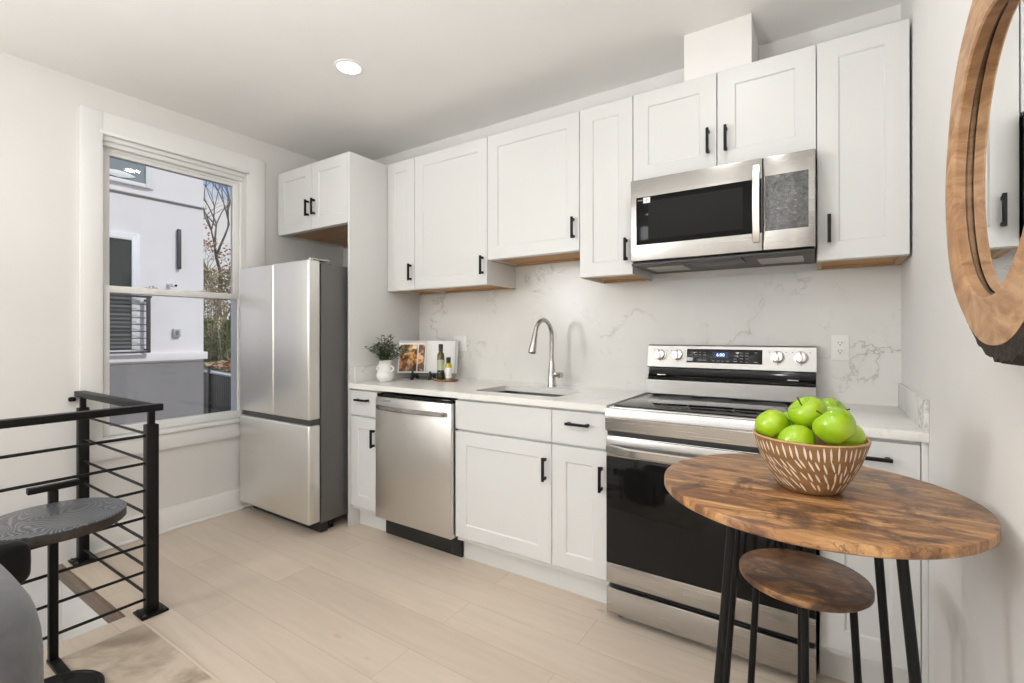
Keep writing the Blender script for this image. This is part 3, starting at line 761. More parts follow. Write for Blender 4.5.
bm = BM(); box(bm, FR0+0.01, FR1-0.01, -0.80, -0.75, 0.008, 0.064); t.part('toe_grille', bm, 'black_plastic')
for xx in (FR0+0.06, FR1-0.06):
    bm = BM(); lathe(bm, [(0, 0), (0.022, 0), (0.022, 0.012), (0.012, 0.016), (0.012, 0.066), (0, 0.066)], (xx, -0.70, 0.0003), 16); t.part('foot', bm, 'black_plastic')

# ------------------------------------------------------------------ range
RX0_, RX1_, RF = 2.5795, 3.3415, -0.672
t = Thing('range', 'freestanding stainless electric range with black glass oven door', 'stove', (2.96, -0.33, 0))
bm = BM(); box(bm, RX0_+0.003, RX1_-0.003, -0.632, -0.02, 0.04, 0.896); t.part('body', bm, 'dark_grey')
bm = BM(); box(bm, RX0_, RX1_, -0.640, -0.10, 0.8965, 0.908, 0.002)
t.part('cooktop_rim', bm, 'steel')
bm = BM(); box(bm, RX0_+0.014, RX1_-0.014, -0.612, -0.125, 0.9085, 0.9125, 0.0015); ck = t.part('cooktop_glass', bm, 'black_gloss', label='black ceramic glass')
for (bx, by, br_) in ((2.76, -0.48, 0.115), (3.15, -0.48, 0.10), (2.76, -0.24, 0.08), (3.15, -0.24, 0.08), (2.955, -0.22, 0.06)):
    bm = BM(); lathe(bm, [(br_-0.0015, 0), (br_-0.0015, 0.0002), (br_, 0.0002), (br_, 0)], (bx, by, 0.9126), 48); t.part('burner_ring', bm, 'mark', ck)
# front control edge
bm = BM()
prism(bm, [(-0.632, 0.896), (-0.640, 0.905), (-0.668, 0.905), (-0.674, 0.893), (-0.676, 0.872), (-0.672, 0.868), (-0.676, 0.864), (-0.674, 0.812), (-0.632, 0.812)], 'x', RX0_, RX1_)
t.part('front_rail', bm, 'steel', angle=25)
bm = BM(); box(bm, RX0_+0.003, RX1_-0.003, RF+0.014, -0.634, 0.163, 0.788, 0.004); dr = t.part('oven_door', bm, 'steel')
bm = BM(); box(bm, RX0_+0.003, RX1_-0.003, RF, RF+0.013, 0.165, 0.248, 0.002); t.part('lower_strip', bm, 'steel', dr)
bm = BM(); box(bm, RX0_+0.003, RX1_-0.003, RF, RF+0.013, 0.702, 0.786, 0.004); t.part('upper_strip', bm, 'steel', dr)
bm = BM(); box(bm, RX0_+0.003, RX1_-0.003, RF+0.001, RF+0.0135, 0.2485, 0.7015, 0.001); t.part('oven_window', bm, 'black_gloss', dr, 'black oven glass')
bm = BM(); pts = [(RX0_+0.012+(RX1_-RX0_-0.024)*k/20, RF-0.012-0.040*min(1, math.sin(PI*k/20)*2.2), 0.738) for k in range(21)]
ribbon(bm, pts, 0.034, 0.016); t.part('handle', bm, 'steel', dr, 'curved stainless bar handle')
bm = text_bm('SAMSUNG', 0.016, Matrix.Translation((2.935, RF-0.0002, 0.205)) @ FACE_Y); t.part('badge', bm, 'mark_dim', dr)
bm = BM(); box(bm, RX0_+0.003, RX1_-0.003, RF, -0.635, 0.034, 0.143, 0.004); t.part('storage_drawer', bm, 'steel')
for xx in (RX0_+0.045, RX1_-0.045):
    for yy in (-0.60, -0.10):
        bm = BM(); lathe(bm, [(0, 0), (0.020, 0), (0.020, 0.010), (0.014, 0.016), (0.014, 0.0395), (0, 0.0395)], (xx, yy, 0.0003), 16); t.part('foot', bm, 'black_plastic')
# backguard
bm = BM()
prism(bm, [(-0.016, 0.915), (-0.112, 0.915), (-0.108, 0.985), (-0.086, 0.990), (-0.016, 0.990)], 'x', RX0_+0.002, RX1_-0.008)
prism(bm, [(-0.016, 1.046), (-0.074, 1.046), (-0.082, 1.052), (-0.060, 1.160), (-0.052, 1.166), (-0.016, 1.166)], 'x', RX0_-0.004, RX1_-0.006)
sl = math.atan2(0.022, 0.108)
def on_panel(z): return -0.082 + (z-1.052)*0.022/0.108
PM = lambda x, z: Matrix.Translation((x, on_panel(z), z)) @ Matrix.Rotation(-sl, 4, 'X')
b2 = BM()
for kx in (2.643, 2.733, 3.183, 3.277):
    for dx, dz in ((-0.034, 0.024), (0.034, 0.024), (0, -0.034)): box(b2, dx-0.0022, dx+0.0022, -0.0006, 0.0, dz-0.0022, dz+0.0022, M=PM(kx, 1.113))
merge(bm, b2, 1)
bgd = t.part('backguard', bm, ['steel_dull', 'dark_hole'], angle=20)
bm = BM(); prism(bm, [(-0.016, 0.9905), (-0.088, 0.9905), (-0.092, 1.000), (-0.076, 1.016), (-0.070, 1.0455), (-0.016, 1.0455)], 'x', RX0_+0.003, RX1_-0.008)
box(bm, RX0_+0.01, RX1_-0.02, -0.100, -0.086, 1.002, 1.007)
t.part('vent_band', bm, 'black_gloss', bgd, 'black vent band')
for xx in (RX0_+0.075, RX1_-0.095):
    bm = BM(); box(bm, xx-0.022, xx+0.022, -0.1015, -0.084, 1.008, 1.014, 0.001); t.part('vent_clip', bm, 'steel', bgd)
bm = BM(); box(bm, -0.172, 0.172, -0.0012, 0.002, -0.035, 0.035, 0.001, M=PM(2.948, 1.112)); b2 = BM(); random.seed(3)
for (xa, zs) in ((-0.150, (0.018, 0.006, -0.022)), (-0.128, (0.018, 0.006)), (-0.108, (0.018, 0.006, -0.022)), (-0.086, (0.018, 0.006, -0.022)),
                 (-0.045, (-0.024,)), (-0.022, (-0.024,)), (-0.002, (-0.024,)), (0.022, (-0.024,)), (0.055, (0.004, -0.012, -0.024)),
                 (0.082, (0.018, 0.004, -0.010, -0.024)), (0.106, (0.018, 0.004, -0.010, -0.026)), (0.144, (-0.026, 0.02))):
    for zz in zs: w = 0.004+0.005*random.random(); box(b2, xa-w, xa+w, -0.0018, -0.0013, zz-0.0013, zz+0.0013, M=PM(2.948, 1.112))
merge(bm, b2, 1)
disp = t.part('control_display', bm, ['black_gloss', 'mark'], bgd, 'black touch display')
bm = BM(); box(bm, -0.036, 0.036, -0.0018, -0.0013, -0.016, 0.016, M=PM(2.936, 1.118)); t.part('clock_window', bm, 'lcd', disp)
bm = text_bm('6:00', 0.022, PM(2.936, 1.118) @ Matrix.Translation((0, -0.0022, 0)) @ FACE_Y); t.part('clock', bm, 'digits', disp, 'lit blue-white clock digits 6:00')
for kx in (2.643, 2.733, 3.183, 3.277):
    M_ = PM(kx, 1.113) @ Matrix.Rotation(PI/2, 4, 'X')
    bm = BM(); lathe(bm, [(0, 0.030), (0.015, 0.030), (0.0235, 0.0285), (0.025, 0.024), (0.0255, 0.006), (0.029, 0.005), (0.029, 0.0)], (0, 0, 0), 32, M=M_)
    box(bm, -0.006, 0.006, -0.023, 0.023, 0.029, 0.037, 0.003, M=M_ @ Matrix.Rotation(0.12, 4, 'Z')); k_ = t.part('knob', bm, 'chrome', bgd)
    bm = BM(); box(bm, -0.0012, 0.0012, 0.008, 0.021, 0.0372, 0.0376, M=M_ @ Matrix.Rotation(0.12, 4, 'Z')); t.part('pointer', bm, 'dark_hole', k_)
# ------------------------------------------------------------------ microwave
MX0, MX1, MF, MZ0, MZ1 = 2.596, 3.336, -0.402, 1.562, 1.946
t = Thing('microwave', 'stainless over-the-range microwave under the two-door cabinet', 'microwave', (2.96, -0.2, 1.55))
bm = BM(); box(bm, MX0+0.002, MX1-0.002, -0.362, -0.0125, 1.556, 1.955, 0.002); t.part('case', bm, 'black_plastic')
SPL = 3.154
bm = BM(); box(bm, MX0, SPL-0.0015, MF, -0.3625, MZ0+0.002, MZ1, 0.004); md = t.part('door', bm, 'steel')
bm = BM(); box(bm, MX0+0.028, SPL-0.034+0.03, MF-0.0006, MF+0.004, 1.638, 1.862, 0.001); wn = t.part('window', bm, 'door_glass', md, 'black door glass')
bm = BM(); box(bm, MX0+0.085, SPL-0.075, MF-0.0009, MF-0.0007, 1.662, 1.838); t.part('inner_screen', bm, plain('oven_screen', (0.016, 0.016, 0.0155), 0.12, spec=0.07), wn)
bm = BM(); pts = []
for k in range(15):
    u = k/14; pts.append((3.132, MF-0.012-0.028*math.sin(PI*u)**0.7, 1.598+0.318*u))
Vv = []
for i, p in enumerate(pts):
    p = Vector(p); Vv.append([bm.verts.new(p+Vector((a, b, 0))) for a, b in ((-0.014, 0.003), (-0.012, -0.006), (0.012, -0.006), (0.014, 0.003), (0.010, 0.007), (-0.010, 0.007))])
fs = []
for a, b in zip(Vv, Vv[1:]):
    for k in range(6): fs.append(bm.faces.new((a[k], a[(k+1) % 6], b[(k+1) % 6], b[k])))
fs += [bm.faces.new(Vv[0]), bm.faces.new(Vv[-1])]; bmesh.ops.recalc_face_normals(bm, faces=fs)
for zz in (1.606, 1.906): box(bm, 3.122, 3.142, MF-0.014, MF-0.0005, zz-0.008, zz+0.008, 0.002)
t.part('handle', bm, 'steel_v', md, 'bowed vertical stainless handle')
bm = BM(); box(bm, SPL+0.0015, MX1, MF, -0.3625, MZ0+0.002, MZ1, 0.004); cp = t.part('control_panel', bm, 'steel')
bm = BM(); box(bm, SPL+0.008, MX1-0.022, MF-0.0008, MF+0.004, 1.642, 1.868, 0.003); b2 = BM()
for r_ in range(5):
    for c_ in range(3): box(b2, SPL+0.055+0.03*c_-0.005, SPL+0.055+0.03*c_+0.005, MF-0.0011, MF-0.0009, 1.675+0.026*r_, 1.679+0.026*r_)
merge(bm, b2, 1)
t.part('keypad', bm, ['film', 'mark_dark'], cp, 'black keypad under crinkled clear film')
bm = BM(); box(bm, MX0+0.062, MX0+0.094, MF-0.0012, MF-0.0008, 1.832, 1.858); sk = t.part('sticker', bm, 'label_white', wn, 'small white square sticker')
bm = BM(); box(bm, MX0+0.077, MX0+0.079, MF-0.0014, MF-0.00125, 1.836, 1.854); box(bm, MX0+0.068, MX0+0.088, MF-0.0014, MF-0.00125, 1.844, 1.846); t.part('sticker_cross', bm, 'mark', sk)
bm = BM()
for k in range(4): box(bm, MX0+0.037+0.006*k, MX0+0.041+0.006*k, MF-0.0010, MF-0.0007, 1.844+0.001*(k % 2), 1.850)
t.part('glass_print', bm, 'mark', wn)
bm = BM(); box(bm, MX0+0.002, MX1-0.002, MF+0.006, -0.0125, 1.546, 1.5555, 0.003); un = t.part('vent_underside', bm, 'dark_grey')
bm = BM(); box(bm, MX0+0.262, MX1-0.262, MF+0.003, -0.25, 1.538, 1.5458, 0.002); t.part('intake_lip', bm, 'black_plastic', un)
for xx in (MX0+0.13, MX1-0.13):
    bm = BM(); box(bm, xx-0.085, xx+0.085, -0.30, -0.12, 1.5435, 1.5458, 0.001); t.part('grease_filter', bm, 'hood_lens', un)
bm = BM(); box(bm, 2.90, 3.03, -0.24, -0.20, 1.5435, 1.5458, 0.001); t.part('task_lamp', bm, 'hood_lens', un)

# ------------------------------------------------------------------ outlets
def outlet(label, x0, x1, z0, z1, gangs):
    t = Thing('outlet', label, 'outlet', ((x0+x1)/2, -0.0125, (z0+z1)/2))
    bm = BM(); box(bm, x0, x1, -0.018, -0.0122, z0, z1, 0.003); pl = t.part('cover_plate', bm, 'white_plastic')
    for gx, kind in gangs:
        zc = (z0+z1)/2
        bm = BM(); box(bm, gx-0.0165, gx+0.0165, -0.0205, -0.0181, zc-0.0335, zc+0.0335, 0.001); ins = t.part('receptacle' if kind == 'o' else 'rocker_switch', bm, 'white_plastic')
        if kind == 'o':
            bm = BM()
            for s in (-1, 1):
                zz = zc + s*0.018
                box(bm, gx-0.008, gx-0.0055, -0.0209, -0.0204, zz+0.001, zz+0.008); box(bm, gx+0.0055, gx+0.008, -0.0209, -0.0204, zz+0.001, zz+0.008)
                tube(bm, [(gx, -0.0204, zz-0.006), (gx, -0.0209, zz-0.006)], 0.0028, 10)
            t.part('slots', bm, 'dark_hole', ins)
outlet('white outlet plate on the marble right of the range', 3.390, 3.457, 1.104, 1.218, [(3.4235, 'o')])
outlet('white two-gang switch and outlet plate on the marble behind the oil bottles', 1.179, 1.296, 1.104, 1.212, [(1.212, 'o'), (1.263, 's')])

# ------------------------------------------------------------------ plant, cookbook, bottles
PX, PY = 0.972, -0.455
t = Thing('potted_plant', 'white two-handled ceramic vase of olive sprigs on the worktop', 'plant', (PX, PY, ZK1))
z = ZK1+0.0003
bm = BM(); lathe(bm, [(0, 0.001), (0.030, 0.0), (0.044, 0.010), (0.055, 0.030), (0.057, 0.045), (0.051, 0.063), (0.042, 0.074), (0.041, 0.082), (0.040, 0.132), (0.043, 0.142), (0.039, 0.142), (0.036, 0.130), (0.037, 0.075), (0.0, 0.072)], (PX, PY, z), 40)
vs_ = t.part('vase', bm, 'ceramic')
for s in (-1, 1):
    bm = BM(); dv = Vector((0.82*s, -0.57*s*0+0.25*s, 0)).normalized()
    pts = [Vector((PX, PY, z)) + dv*(0.040+0.022*math.sin(PI*k/8)) + Vector((0, 0, 0.066+0.038*k/8)) for k in range(9)]
    tube(bm, pts, 0.0055, 8); t.part('handle', bm, 'ceramic', vs_)
bs, bl = BM(), BM(); random.seed(11)
for i in range(22):
    a = 2*PI*i/22+random.uniform(-.3, .3); lean = random.uniform(0.4, 1.7); H = random.uniform(0.12, 0.17)
    if i % 6 == 0: lean *= 0.3; H = 0.18
    pts = []
    for k in range(6):
        u = k/5; pts.append(Vector((PX+math.cos(a)*(0.010+lean*H*0.72*u**1.3), PY+math.sin(a)*(0.010+lean*H*0.72*u**1.3), z+0.10+(0.03+H)*u*(1-0.30*lean*u))))
    tube(bs, pts, [0.0018]*5+[0.0008], 6)
    for k in range(2, 6):
        for q in range(5):
            p = pts[k-1].lerp(pts[k], random.random()); b_ = random.uniform(0, 2*PI)
            d = Vector((math.cos(b_), math.sin(b_), random.uniform(-0.3, 0.8)))
            leaf(bl, p, d, Vector((0, 0, 1)), random.uniform(0.034, 0.060), random.uniform(0.014, 0.022))
t.part('stems', bs, 'twig'); t.part('leaves', bl, 'olive', kind='stuff')

# cookbook on an easel : pages lean back
def lean_frame(cx, cy, cz, rz, tilt): return Matrix.Translation((cx, cy, cz)) @ Matrix.Rotation(rz, 4, 'Z') @ Matrix.Rotation(tilt, 4, 'X')
BKX, BKY = 1.066, -0.185
BK = lean_frame(BKX, BKY, ZK1+0.0405, 0.42, -0.20)
t = Thing('cookbook_stand', 'dark wooden easel holding the open cookbook', 'book stand', (BKX, BKY, ZK1))
EM = Matrix.Translation((BKX-0.004, BKY-0.004, ZK1)) @ Matrix.Rotation(0.42, 4, 'Z')
def eprism(bm, poly, x0, x1):
    b2 = BM(); prism(b2, poly, 'x', x0, x1); join(bm, b2, EM)
for sx in (-0.062, 0.062):
    bm = BM()
    eprism(bm, [(-0.085, 0.0005), (-0.065, 0.0005), (-0.035, 0.022), (0.0, 0.022), (0.040, 0.0005), (0.058, 0.0005), (0.030, 0.036), (-0.055, 0.036)], sx-0.007, sx+0.007)
    box(bm, sx-0.007, sx+0.007, -0.060, -0.050, 0.030, 0.058, 0.002, M=EM)
    t.part('leg', bm, 'black_plastic')
bm = BM(); box(bm, -0.085, 0.085, -0.049, 0.030, 0.0362, 0.0400, 0.001, M=EM); t.part('ledge', bm, 'black_plastic')
bm = BM(); box(bm, -0.01, 0.01, 0.040, 0.046, 0.0362, 0.16, 0.001, M=EM @ Matrix.Rotation(-0.2, 4, 'X')); t.part('back_rest', bm, 'black_plastic')
t = Thing('cookbook', 'open cookbook with a roast dinner photo on its left page', 'book', (BKX, BKY, ZK1+0.04))
def page_block(bm, x0, x1, side, zt, M):
    n = 8; top = []
    def yy(u): return 0.010-0.016*math.sin(PI*min(1, u*1.15)**0.7)*0.75-0.006*(1-u)
    A = []
    for k in range(n+1):
        u = k/n; xx = x0+(x1-x0)*u; d = u if side > 0 else 1-u
        A.append((xx, yy(d)))
    fr = [[bm.verts.new(M @ Vector((x, y, zz))) for zz in (0.002, zt)] for x, y in A]; bk = [[bm.verts.new(M @ Vector((x, 0.018, zz))) for zz in (0.002, zt)] for x, y in A]
    fs = []
    for k in range(n):
        fs.append(bm.faces.new((fr[k][0], fr[k+1][0], fr[k+1][1], fr[k][1]))); fs.append(bm.faces.new((bk[k][0], bk[k+1][0], bk[k+1][1], bk[k][1])))
        fs.append(bm.faces.new((fr[k][1], fr[k+1][1], bk[k+1][1], bk[k][1]))); fs.append(bm.faces.new((fr[k][0], fr[k+1][0], bk[k+1][0], bk[k][0])))
    for k in (0, n): fs.append(bm.faces.new((fr[k][0], fr[k][1], bk[k][1], bk[k][0])))
    bmesh.ops.recalc_face_normals(bm, faces=fs)
    return A
bm = BM(); A1 = page_block(bm, -0.206, -0.002, -1, 0.212, BK); lp = t.part('left_pages', bm, 'paper')
bm = BM(); A2 = page_block(bm, 0.002, 0.200, 1, 0.226, BK); t.part('right_pages', bm, 'paper')
bm = BM()
P = [(x, y-0.0006) for x, y in A1]
for (xa, xb) in ((-0.194, -0.062), (-0.054, -0.010)):
    def yi(x):
        for (p, q) in zip(P, P[1:]):
            if p[0] <= x <= q[0]: return p[1]+(q[1]-p[1])*(x-p[0])/(q[0]-p[0])
        return P[0][1]
    xs = [xa+(xb-xa)*k/6 for k in range(7)]
    L0 = [bm.verts.new(BK @ Vector((x, yi(x)-0.0004, 0.012))) for x in xs]; L1 = [bm.verts.new(BK @ Vector((x, yi(x)-0.0004, 0.200))) for x in xs]
    for k in range(6): bm.faces.new((L0[k], L0[k+1], L1[k+1], L1[k]))
t.part('food_photo', bm, 'food', lp, 'photo of golden roasted food')
bm = BM(); box(bm, -0.210, 0.222, 0.0185, 0.0215, 0.0, 0.232, 0.001, M=BK); t.part('cover', bm, plain('grey_book_cover', (0.55, 0.545, 0.53), 0.5))
# tray and bottles
TX, TY = 1.272, -0.207
bm = BM(); lathe(bm, [(0, 0.0005), (0.080, 0.0005), (0.092, 0.006), (0.094, 0.012), (0.088, 0.0125), (0.085, 0.009), (0, 0.009)], (0, 0, 0), 48, M=Matrix.Translation((TX, TY, ZK1)) @ Matrix.Diagonal((1, 0.72, 1, 1)))
single('serving_tray', 'small brown wooden tray under the two oil bottles', 'tray', bm, 'tray_wood', (TX, TY, ZK1))
def bottle(label, x, y, r, hb, hs, hn, ht, mats, lab, zl):
    t = Thing('oil_bottle', label, 'bottle', (x, y, ZK1+0.0095), 'oil bottles on the tray'); z = ZK1+0.0095
    mats_ = mats
    if len(mats) == 2:
        bm = BM(); lathe(bm, [(0, 0.0), (r*0.92, 0.0), (r, 0.004), (r, zl[0])], (x, y, z), 28); t.part('glass_base', bm, mats[1])
        bm = BM(); lathe(bm, [(r, zl[0]), (r, hb), (r*0.86, hb+0.012), (0.0125, hs), (0.012, hn), (0, hn)], (x, y, z), 28); t.part('glass', bm, mats[0])
    bm = BM(); lathe(bm, [(r+0.0004, zl[0]), (r+0.0006, zl[0]), (r+0.0006, zl[1]), (r+0.0004, zl[1])], (x, y, z), 28); t.part('label_paper', bm, lab)
    bm = BM(); lathe(bm, [(0.0122, hn-0.038), (0.0142, hn-0.038), (0.0142, hn-0.012), (0.0150, hn-0.011), (0.0150, ht), (0.012, ht+0.002), (0, ht+0.002)], (x, y, z), 24); t.part('cap', bm, 'black_plastic')
bottle('taller dark green olive oil bottle on the wooden tray', TX-0.028, TY-0.015, 0.0235, 0.158, 0.182, 0.225, 0.232, ['oil_dark', 'oil_bottom'], 'label_green', (0.062, 0.132))
bottle('shorter clear oil bottle with a white label on the wooden tray', TX+0.030, TY-0.005, 0.020, 0.095, 0.112, 0.140, 0.146, ['oil_yellow', 'clear_glass'], 'label_white', (0.012, 0.080))

# ------------------------------------------------------------------ round table, stools, bowl of apples
TCX, TCY, TZ, TR = 3.331, -1.386, 0.8905, 0.294
def disc(bm, x, y, z0, z1, r, b=0.003):
    lathe(bm, [(0, z0), (r-b, z0), (r, z0+b), (r, z1-b), (r-b*0.3, z1-b*0.3), (r-b, z1), (0, z1)], (x, y, 0), 96)
def leg_frame(t, x, y, zt, rt, rb, rot, rad, mat='black_metal'):
    for k in range(4):
        a = math.radians(rot+90*k); c, s = math.cos(a), math.sin(a)
        bm = BM(); tube(bm, [(x+rt*c, y+rt*s, zt), (x+rb*c, y+rb*s, 0.004)], rad, 14); lathe(bm, [(0, 0.0), (rad*1.1, 0.0), (rad*1.15, 0.006), (rad*1.02, 0.014)], (x+rb*c, y+rb*s, 0.0003), 14)
        t.part('leg', bm, mat)
    bm = BM(); ring = [(x+rt*math.cos(math.radians(rot+90*k)), y+rt*math.sin(math.radians(rot+90*k)), zt-0.006) for k in range(4)]
    for k in range(4):
        p, q = Vector(ring[k]), Vector(ring[(k+1) % 4]); tube(bm, [p, q], rad*0.8, 8)
    t.part('under_frame', bm, mat)
t = Thing('bar_table', 'small round rustic wood bar table with black splayed legs', 'table', (TCX, TCY, 0))
bm = BM(); disc(bm, TCX, TCY, TZ-0.020, TZ, TR); t.part('tabletop', bm, 'rustic')
leg_frame(t, TCX, TCY, TZ-0.0205, 0.19, 0.28, 49, 0.0088)
STOOLS = [(3.316, -1.150, 4, 'round rustic wood stool pushed under the far side of the table'), (3.362, -1.789, 12, 'nearest stool, only its rim showing at the bottom edge')]
for sx, sy, rot, lab in STOOLS:
    t = Thing('stool', lab, 'stool', (sx, sy, 0), 'round stools at the bar table')
    bm = BM(); disc(bm, sx, sy, 0.582, 0.600, 0.149); t.part('seat', bm, 'rustic_dark')
    leg_frame(t, sx, sy, 0.5815, 0.105, 0.135, rot, 0.0085)
    bm = BM()
    P = [(sx+0.124*math.cos(math.radians(rot+90*k)), sy+0.124*math.sin(math.radians(rot+90*k)), 0.20) for k in range(4)]
    for k in range(4): tube(bm, [P[k], P[(k+1) % 4]], 0.006, 8)
    t.part('foot_ring', bm, 'black_metal')

BX, BY, BZ = 3.335, -1.388, TZ+0.0002
t = Thing('fruit_bowl', 'carved wooden bowl with white dashes on the round table', 'bowl', (BX, BY, BZ))
prof = [(0.054, 0.0), (0.060, 0.004), (0.076, 0.030), (0.092, 0.062), (0.102, 0.090), (0.108, 0.112)]
bm = BM(); lathe(bm, [(0, 0.0005)] + prof + [(0.1045, 0.1135)], (BX, BY, BZ), 72)
def rad_at(z):
    for (r0, z0), (r1, z1) in zip(prof, prof[1:]):
        if z0 <= z <= z1: return r0+(r1-r0)*(z-z0)/(z1-z0)
    return prof[-1][0]
random.seed(5)
def dash(th, zc, L, w, slant):
    nn = 5; L_, R_ = [], []
    for k in range(nn):
        u = k/(nn-1)-0.5; zz = zc+u*L; r = rad_at(zz)+0.0005; wd = w*(1-(2*u)**2*0.75); tt = th+slant*u*L/r
        for s, A in ((-1, L_), (1, R_)):
            q = tt+s*wd*0.5/r; A.append(bm.verts.new((BX+r*math.cos(q), BY+r*math.sin(q), BZ+zz)))
    for k in range(nn-1):
        f = bm.faces.new((L_[k], R_[k], R_[k+1], L_[k+1])); f.material_index = 1
n = 54
for i in range(n):
    th = 2*PI*i/n
    dash(th+random.uniform(-.02, .02), 0.094+random.uniform(-.003, .003), random.choice((0.030, 0.026, 0.020)), 0.0042, 0.15*math.sin(th))
for row, (zc, m) in enumerate(((0.066, 46), (0.045, 40), (0.022, 34))):
    for i in range(m):
        th = 2*PI*(i+0.5*(row % 2))/m
        dash(th+random.uniform(-.04, .04), zc+random.uniform(-.006, .006), random.uniform(0.015, 0.026), 0.0044, 0.7*math.sin(th*1.0+0.6)+random.uniform(-.12, .12))
bmesh.ops.recalc_face_normals(bm, faces=[f for f in bm.faces if f.material_index == 0])
t.part('shell', bm, ['bowl', 'cream_paint'])
bm = BM(); lathe(bm, [(0.1085, 0.1115), (0.1080, 0.1140), (0.1035, 0.1140), (0.100, 0.106), (0.086, 0.066), (0.068, 0.030), (0.045, 0.012), (0, 0.010)], (BX, BY, BZ), 72); t.part('lining', bm, 'bowl_in', label='paler rim and inside')

# apples: one built, the rest copied
def apple_mesh():
    prof = []
    n = 22
    for k in range(n+1):
        a = -PI/2+PI*k/n; r = math.cos(a); zz = math.sin(a)
        rr = 0.0370*r*(1+0.09*zz); zv = 0.0355*zz
        if zz > 0.76: zv -= 0.016*((zz-0.76)/0.24)**2
        if zz < -0.85: zv += 0.009*((-zz-0.85)/0.15)**2
        prof.append((max(rr, 0.0), zv))
    prof[0] = (0, prof[0][1]); prof[-1] = (0, prof[-1][1])
    return prof
APP = [((3.2663, -1.3929, 1.0181), (-0.7, -0.5, 0.3), 'left-most green apple in the bowl, resting on the rim', 0.95),
       ((3.3155, -1.4451, 0.9981), (-1.0, 0.3, 1.0), 'front left green apple in the bowl, below the topmost one', 0.97),
       ((3.3337, -1.3944, 1.0524), (0.15, -0.65, 0.2), 'topmost dark green apple with its stem pointing left', 1.0),
       ((3.3796, -1.4597, 1.0401), (-0.5, 0.6, 2.2), 'largest looking green apple at the front of the bowl', 1.04),
       ((3.3985, -1.3925, 1.0044), (-0.35, -0.25, 1.1), 'right-most green apple with stem showing at the bowl rim', 0.98),
       ((3.3756, -1.3298, 1.0425), (0.6, 0.9, 0.4), 'rear right green apple behind the topmost one', 1.0),
       ((3.3004, -1.3285, 1.0161), (0.2, 0.3, 2.9), 'rear green apple half hidden behind the topmost one', 0.93)]
first = None
for loc, rot, lab, s in APP:
    if first is None:
        t = Thing('apple', lab, 'apple', (0, 0, 0), 'green apples in the bowl')
        bm = BM(); lathe(bm, apple_mesh(), (0, 0, 0), 36)
        for v in bm.verts:
            a = math.atan2(v.co.y, v.co.x); k = 1+0.03*math.cos(5*a)*max(0, -v.co.z/0.036)+0.02*math.cos(2*a+1); v.co.x *= k; v.co.y *= k
        t.part('flesh', bm, 'apple')
        bm = BM(); tube(bm, [(0, 0, 0.016), (0.001, 0, 0.028), (0.004, 0.001, 0.040)], [0.0014, 0.0013, 0.0019], 8); t.part('stem', bm, 'stem', label='short brown stem')
        root = first = t.o
    else:
        root = first.copy(); COL.objects.link(root)
        for ch in first.children:
            c = ch.copy(); COL.objects.link(c); c.parent = root
    root.location = loc; root.rotation_euler = rot; root.scale = (s, s, s*random.uniform(0.95, 1.0)); root['label'] = lab; root['group'] = 'green apples in the bowl'

# ------------------------------------------------------------------ mirror on the right wall
MCY, MCZ, XF, XM = -1.545, 1.514, 3.582, 3.601
t = Thing('wall_mirror', 'round mirror in a thick live-edge wood slice frame', 'mirror', (XR, MCY, MCZ))
N = 180; random.seed(21)
def wobble(a, amps, seeds):
    return sum(A*math.sin(k*a+s) for (k, A), s in zip(amps, seeds))
outer, barko, hole = [], [], []
for i in range(N):
    a = 2*PI*i/N
    ro = 0.312+wobble(a, ((2, 0.004), (3, 0.004), (5, 0.003), (9, 0.0015)), (0.5, 2.1, 4.0, 1.0))
    w_ = max(0, -math.sin(a+0.45))**5; bt = 0.003+0.020*w_+0.012*random.random()*(0.10+w_)
    hole.append((MCY+0.015+0.2275*math.cos(a), MCZ-0.004+0.2275*math.sin(a)))
    outer.append((MCY+ro*math.cos(a), MCZ+ro*math.sin(a))); barko.append((MCY+(ro+bt)*math.cos(a), MCZ+(ro+bt)*math.sin(a)))
def ringmesh(bm, loops):
    V = [[bm.verts.new((x, p[0], p[1])) for p in L] for x, L in loops]
    fs = []
    for a, b in zip(V, V[1:]):
        for k in range(N): fs.append(bm.faces.new((a[k], a[(k+1) % N], b[(k+1) % N], b[k])))
    bmesh.ops.recalc_face_normals(bm, faces=fs)
def scale_loop(L, s): return [(MCY+(y-MCY)*s, MCZ+(z-MCZ)*s) for y, z in L]
bm = BM(); ringmesh(bm, [(XR-0.002, hole), (XF+0.003, hole), (XF, scale_loop(hole, 1.015)), (XF, outer), (XR-0.002, outer), (XR-0.002, hole)])
t.part('frame', bm, 'frame_wood', angle=40)
bm = BM(); ringmesh(bm, [(XF+0.001, scale_loop(outer, 1.0005)), (XF+0.002, barko), (XF+0.030, scale_loop(barko, 1.012)), (XR-0.004, scale_loop(barko, 0.995)), (XR-0.004, scale_loop(outer, 1.0005))])
t.part('bark_edge', bm, 'bark', label='dark rough bark')
bm = BM(); ringmesh(bm, [(XM-0.0008, hole), (XM-0.0008, [(MCY+0.015+0.2225*math.cos(2*PI*i/N), MCZ-0.004+0.2225*math.sin(2*PI*i/N)) for i in range(N)])]); t.part('shadow_gap', bm, 'dark_grey', label='dark seam round the glass')
tl = math.radians(1.2); mn = Vector((math.cos(tl), -math.sin(tl), 0)); mc = Vector((XM, MCY+0.015, MCZ-0.004))       # the glass sits very slightly askew
bm = BM(); tube(bm, [mc, mc+mn*0.004], 0.2265, 96); t.part('glass', bm, 'mirror', label='mirror glass', angle=30)

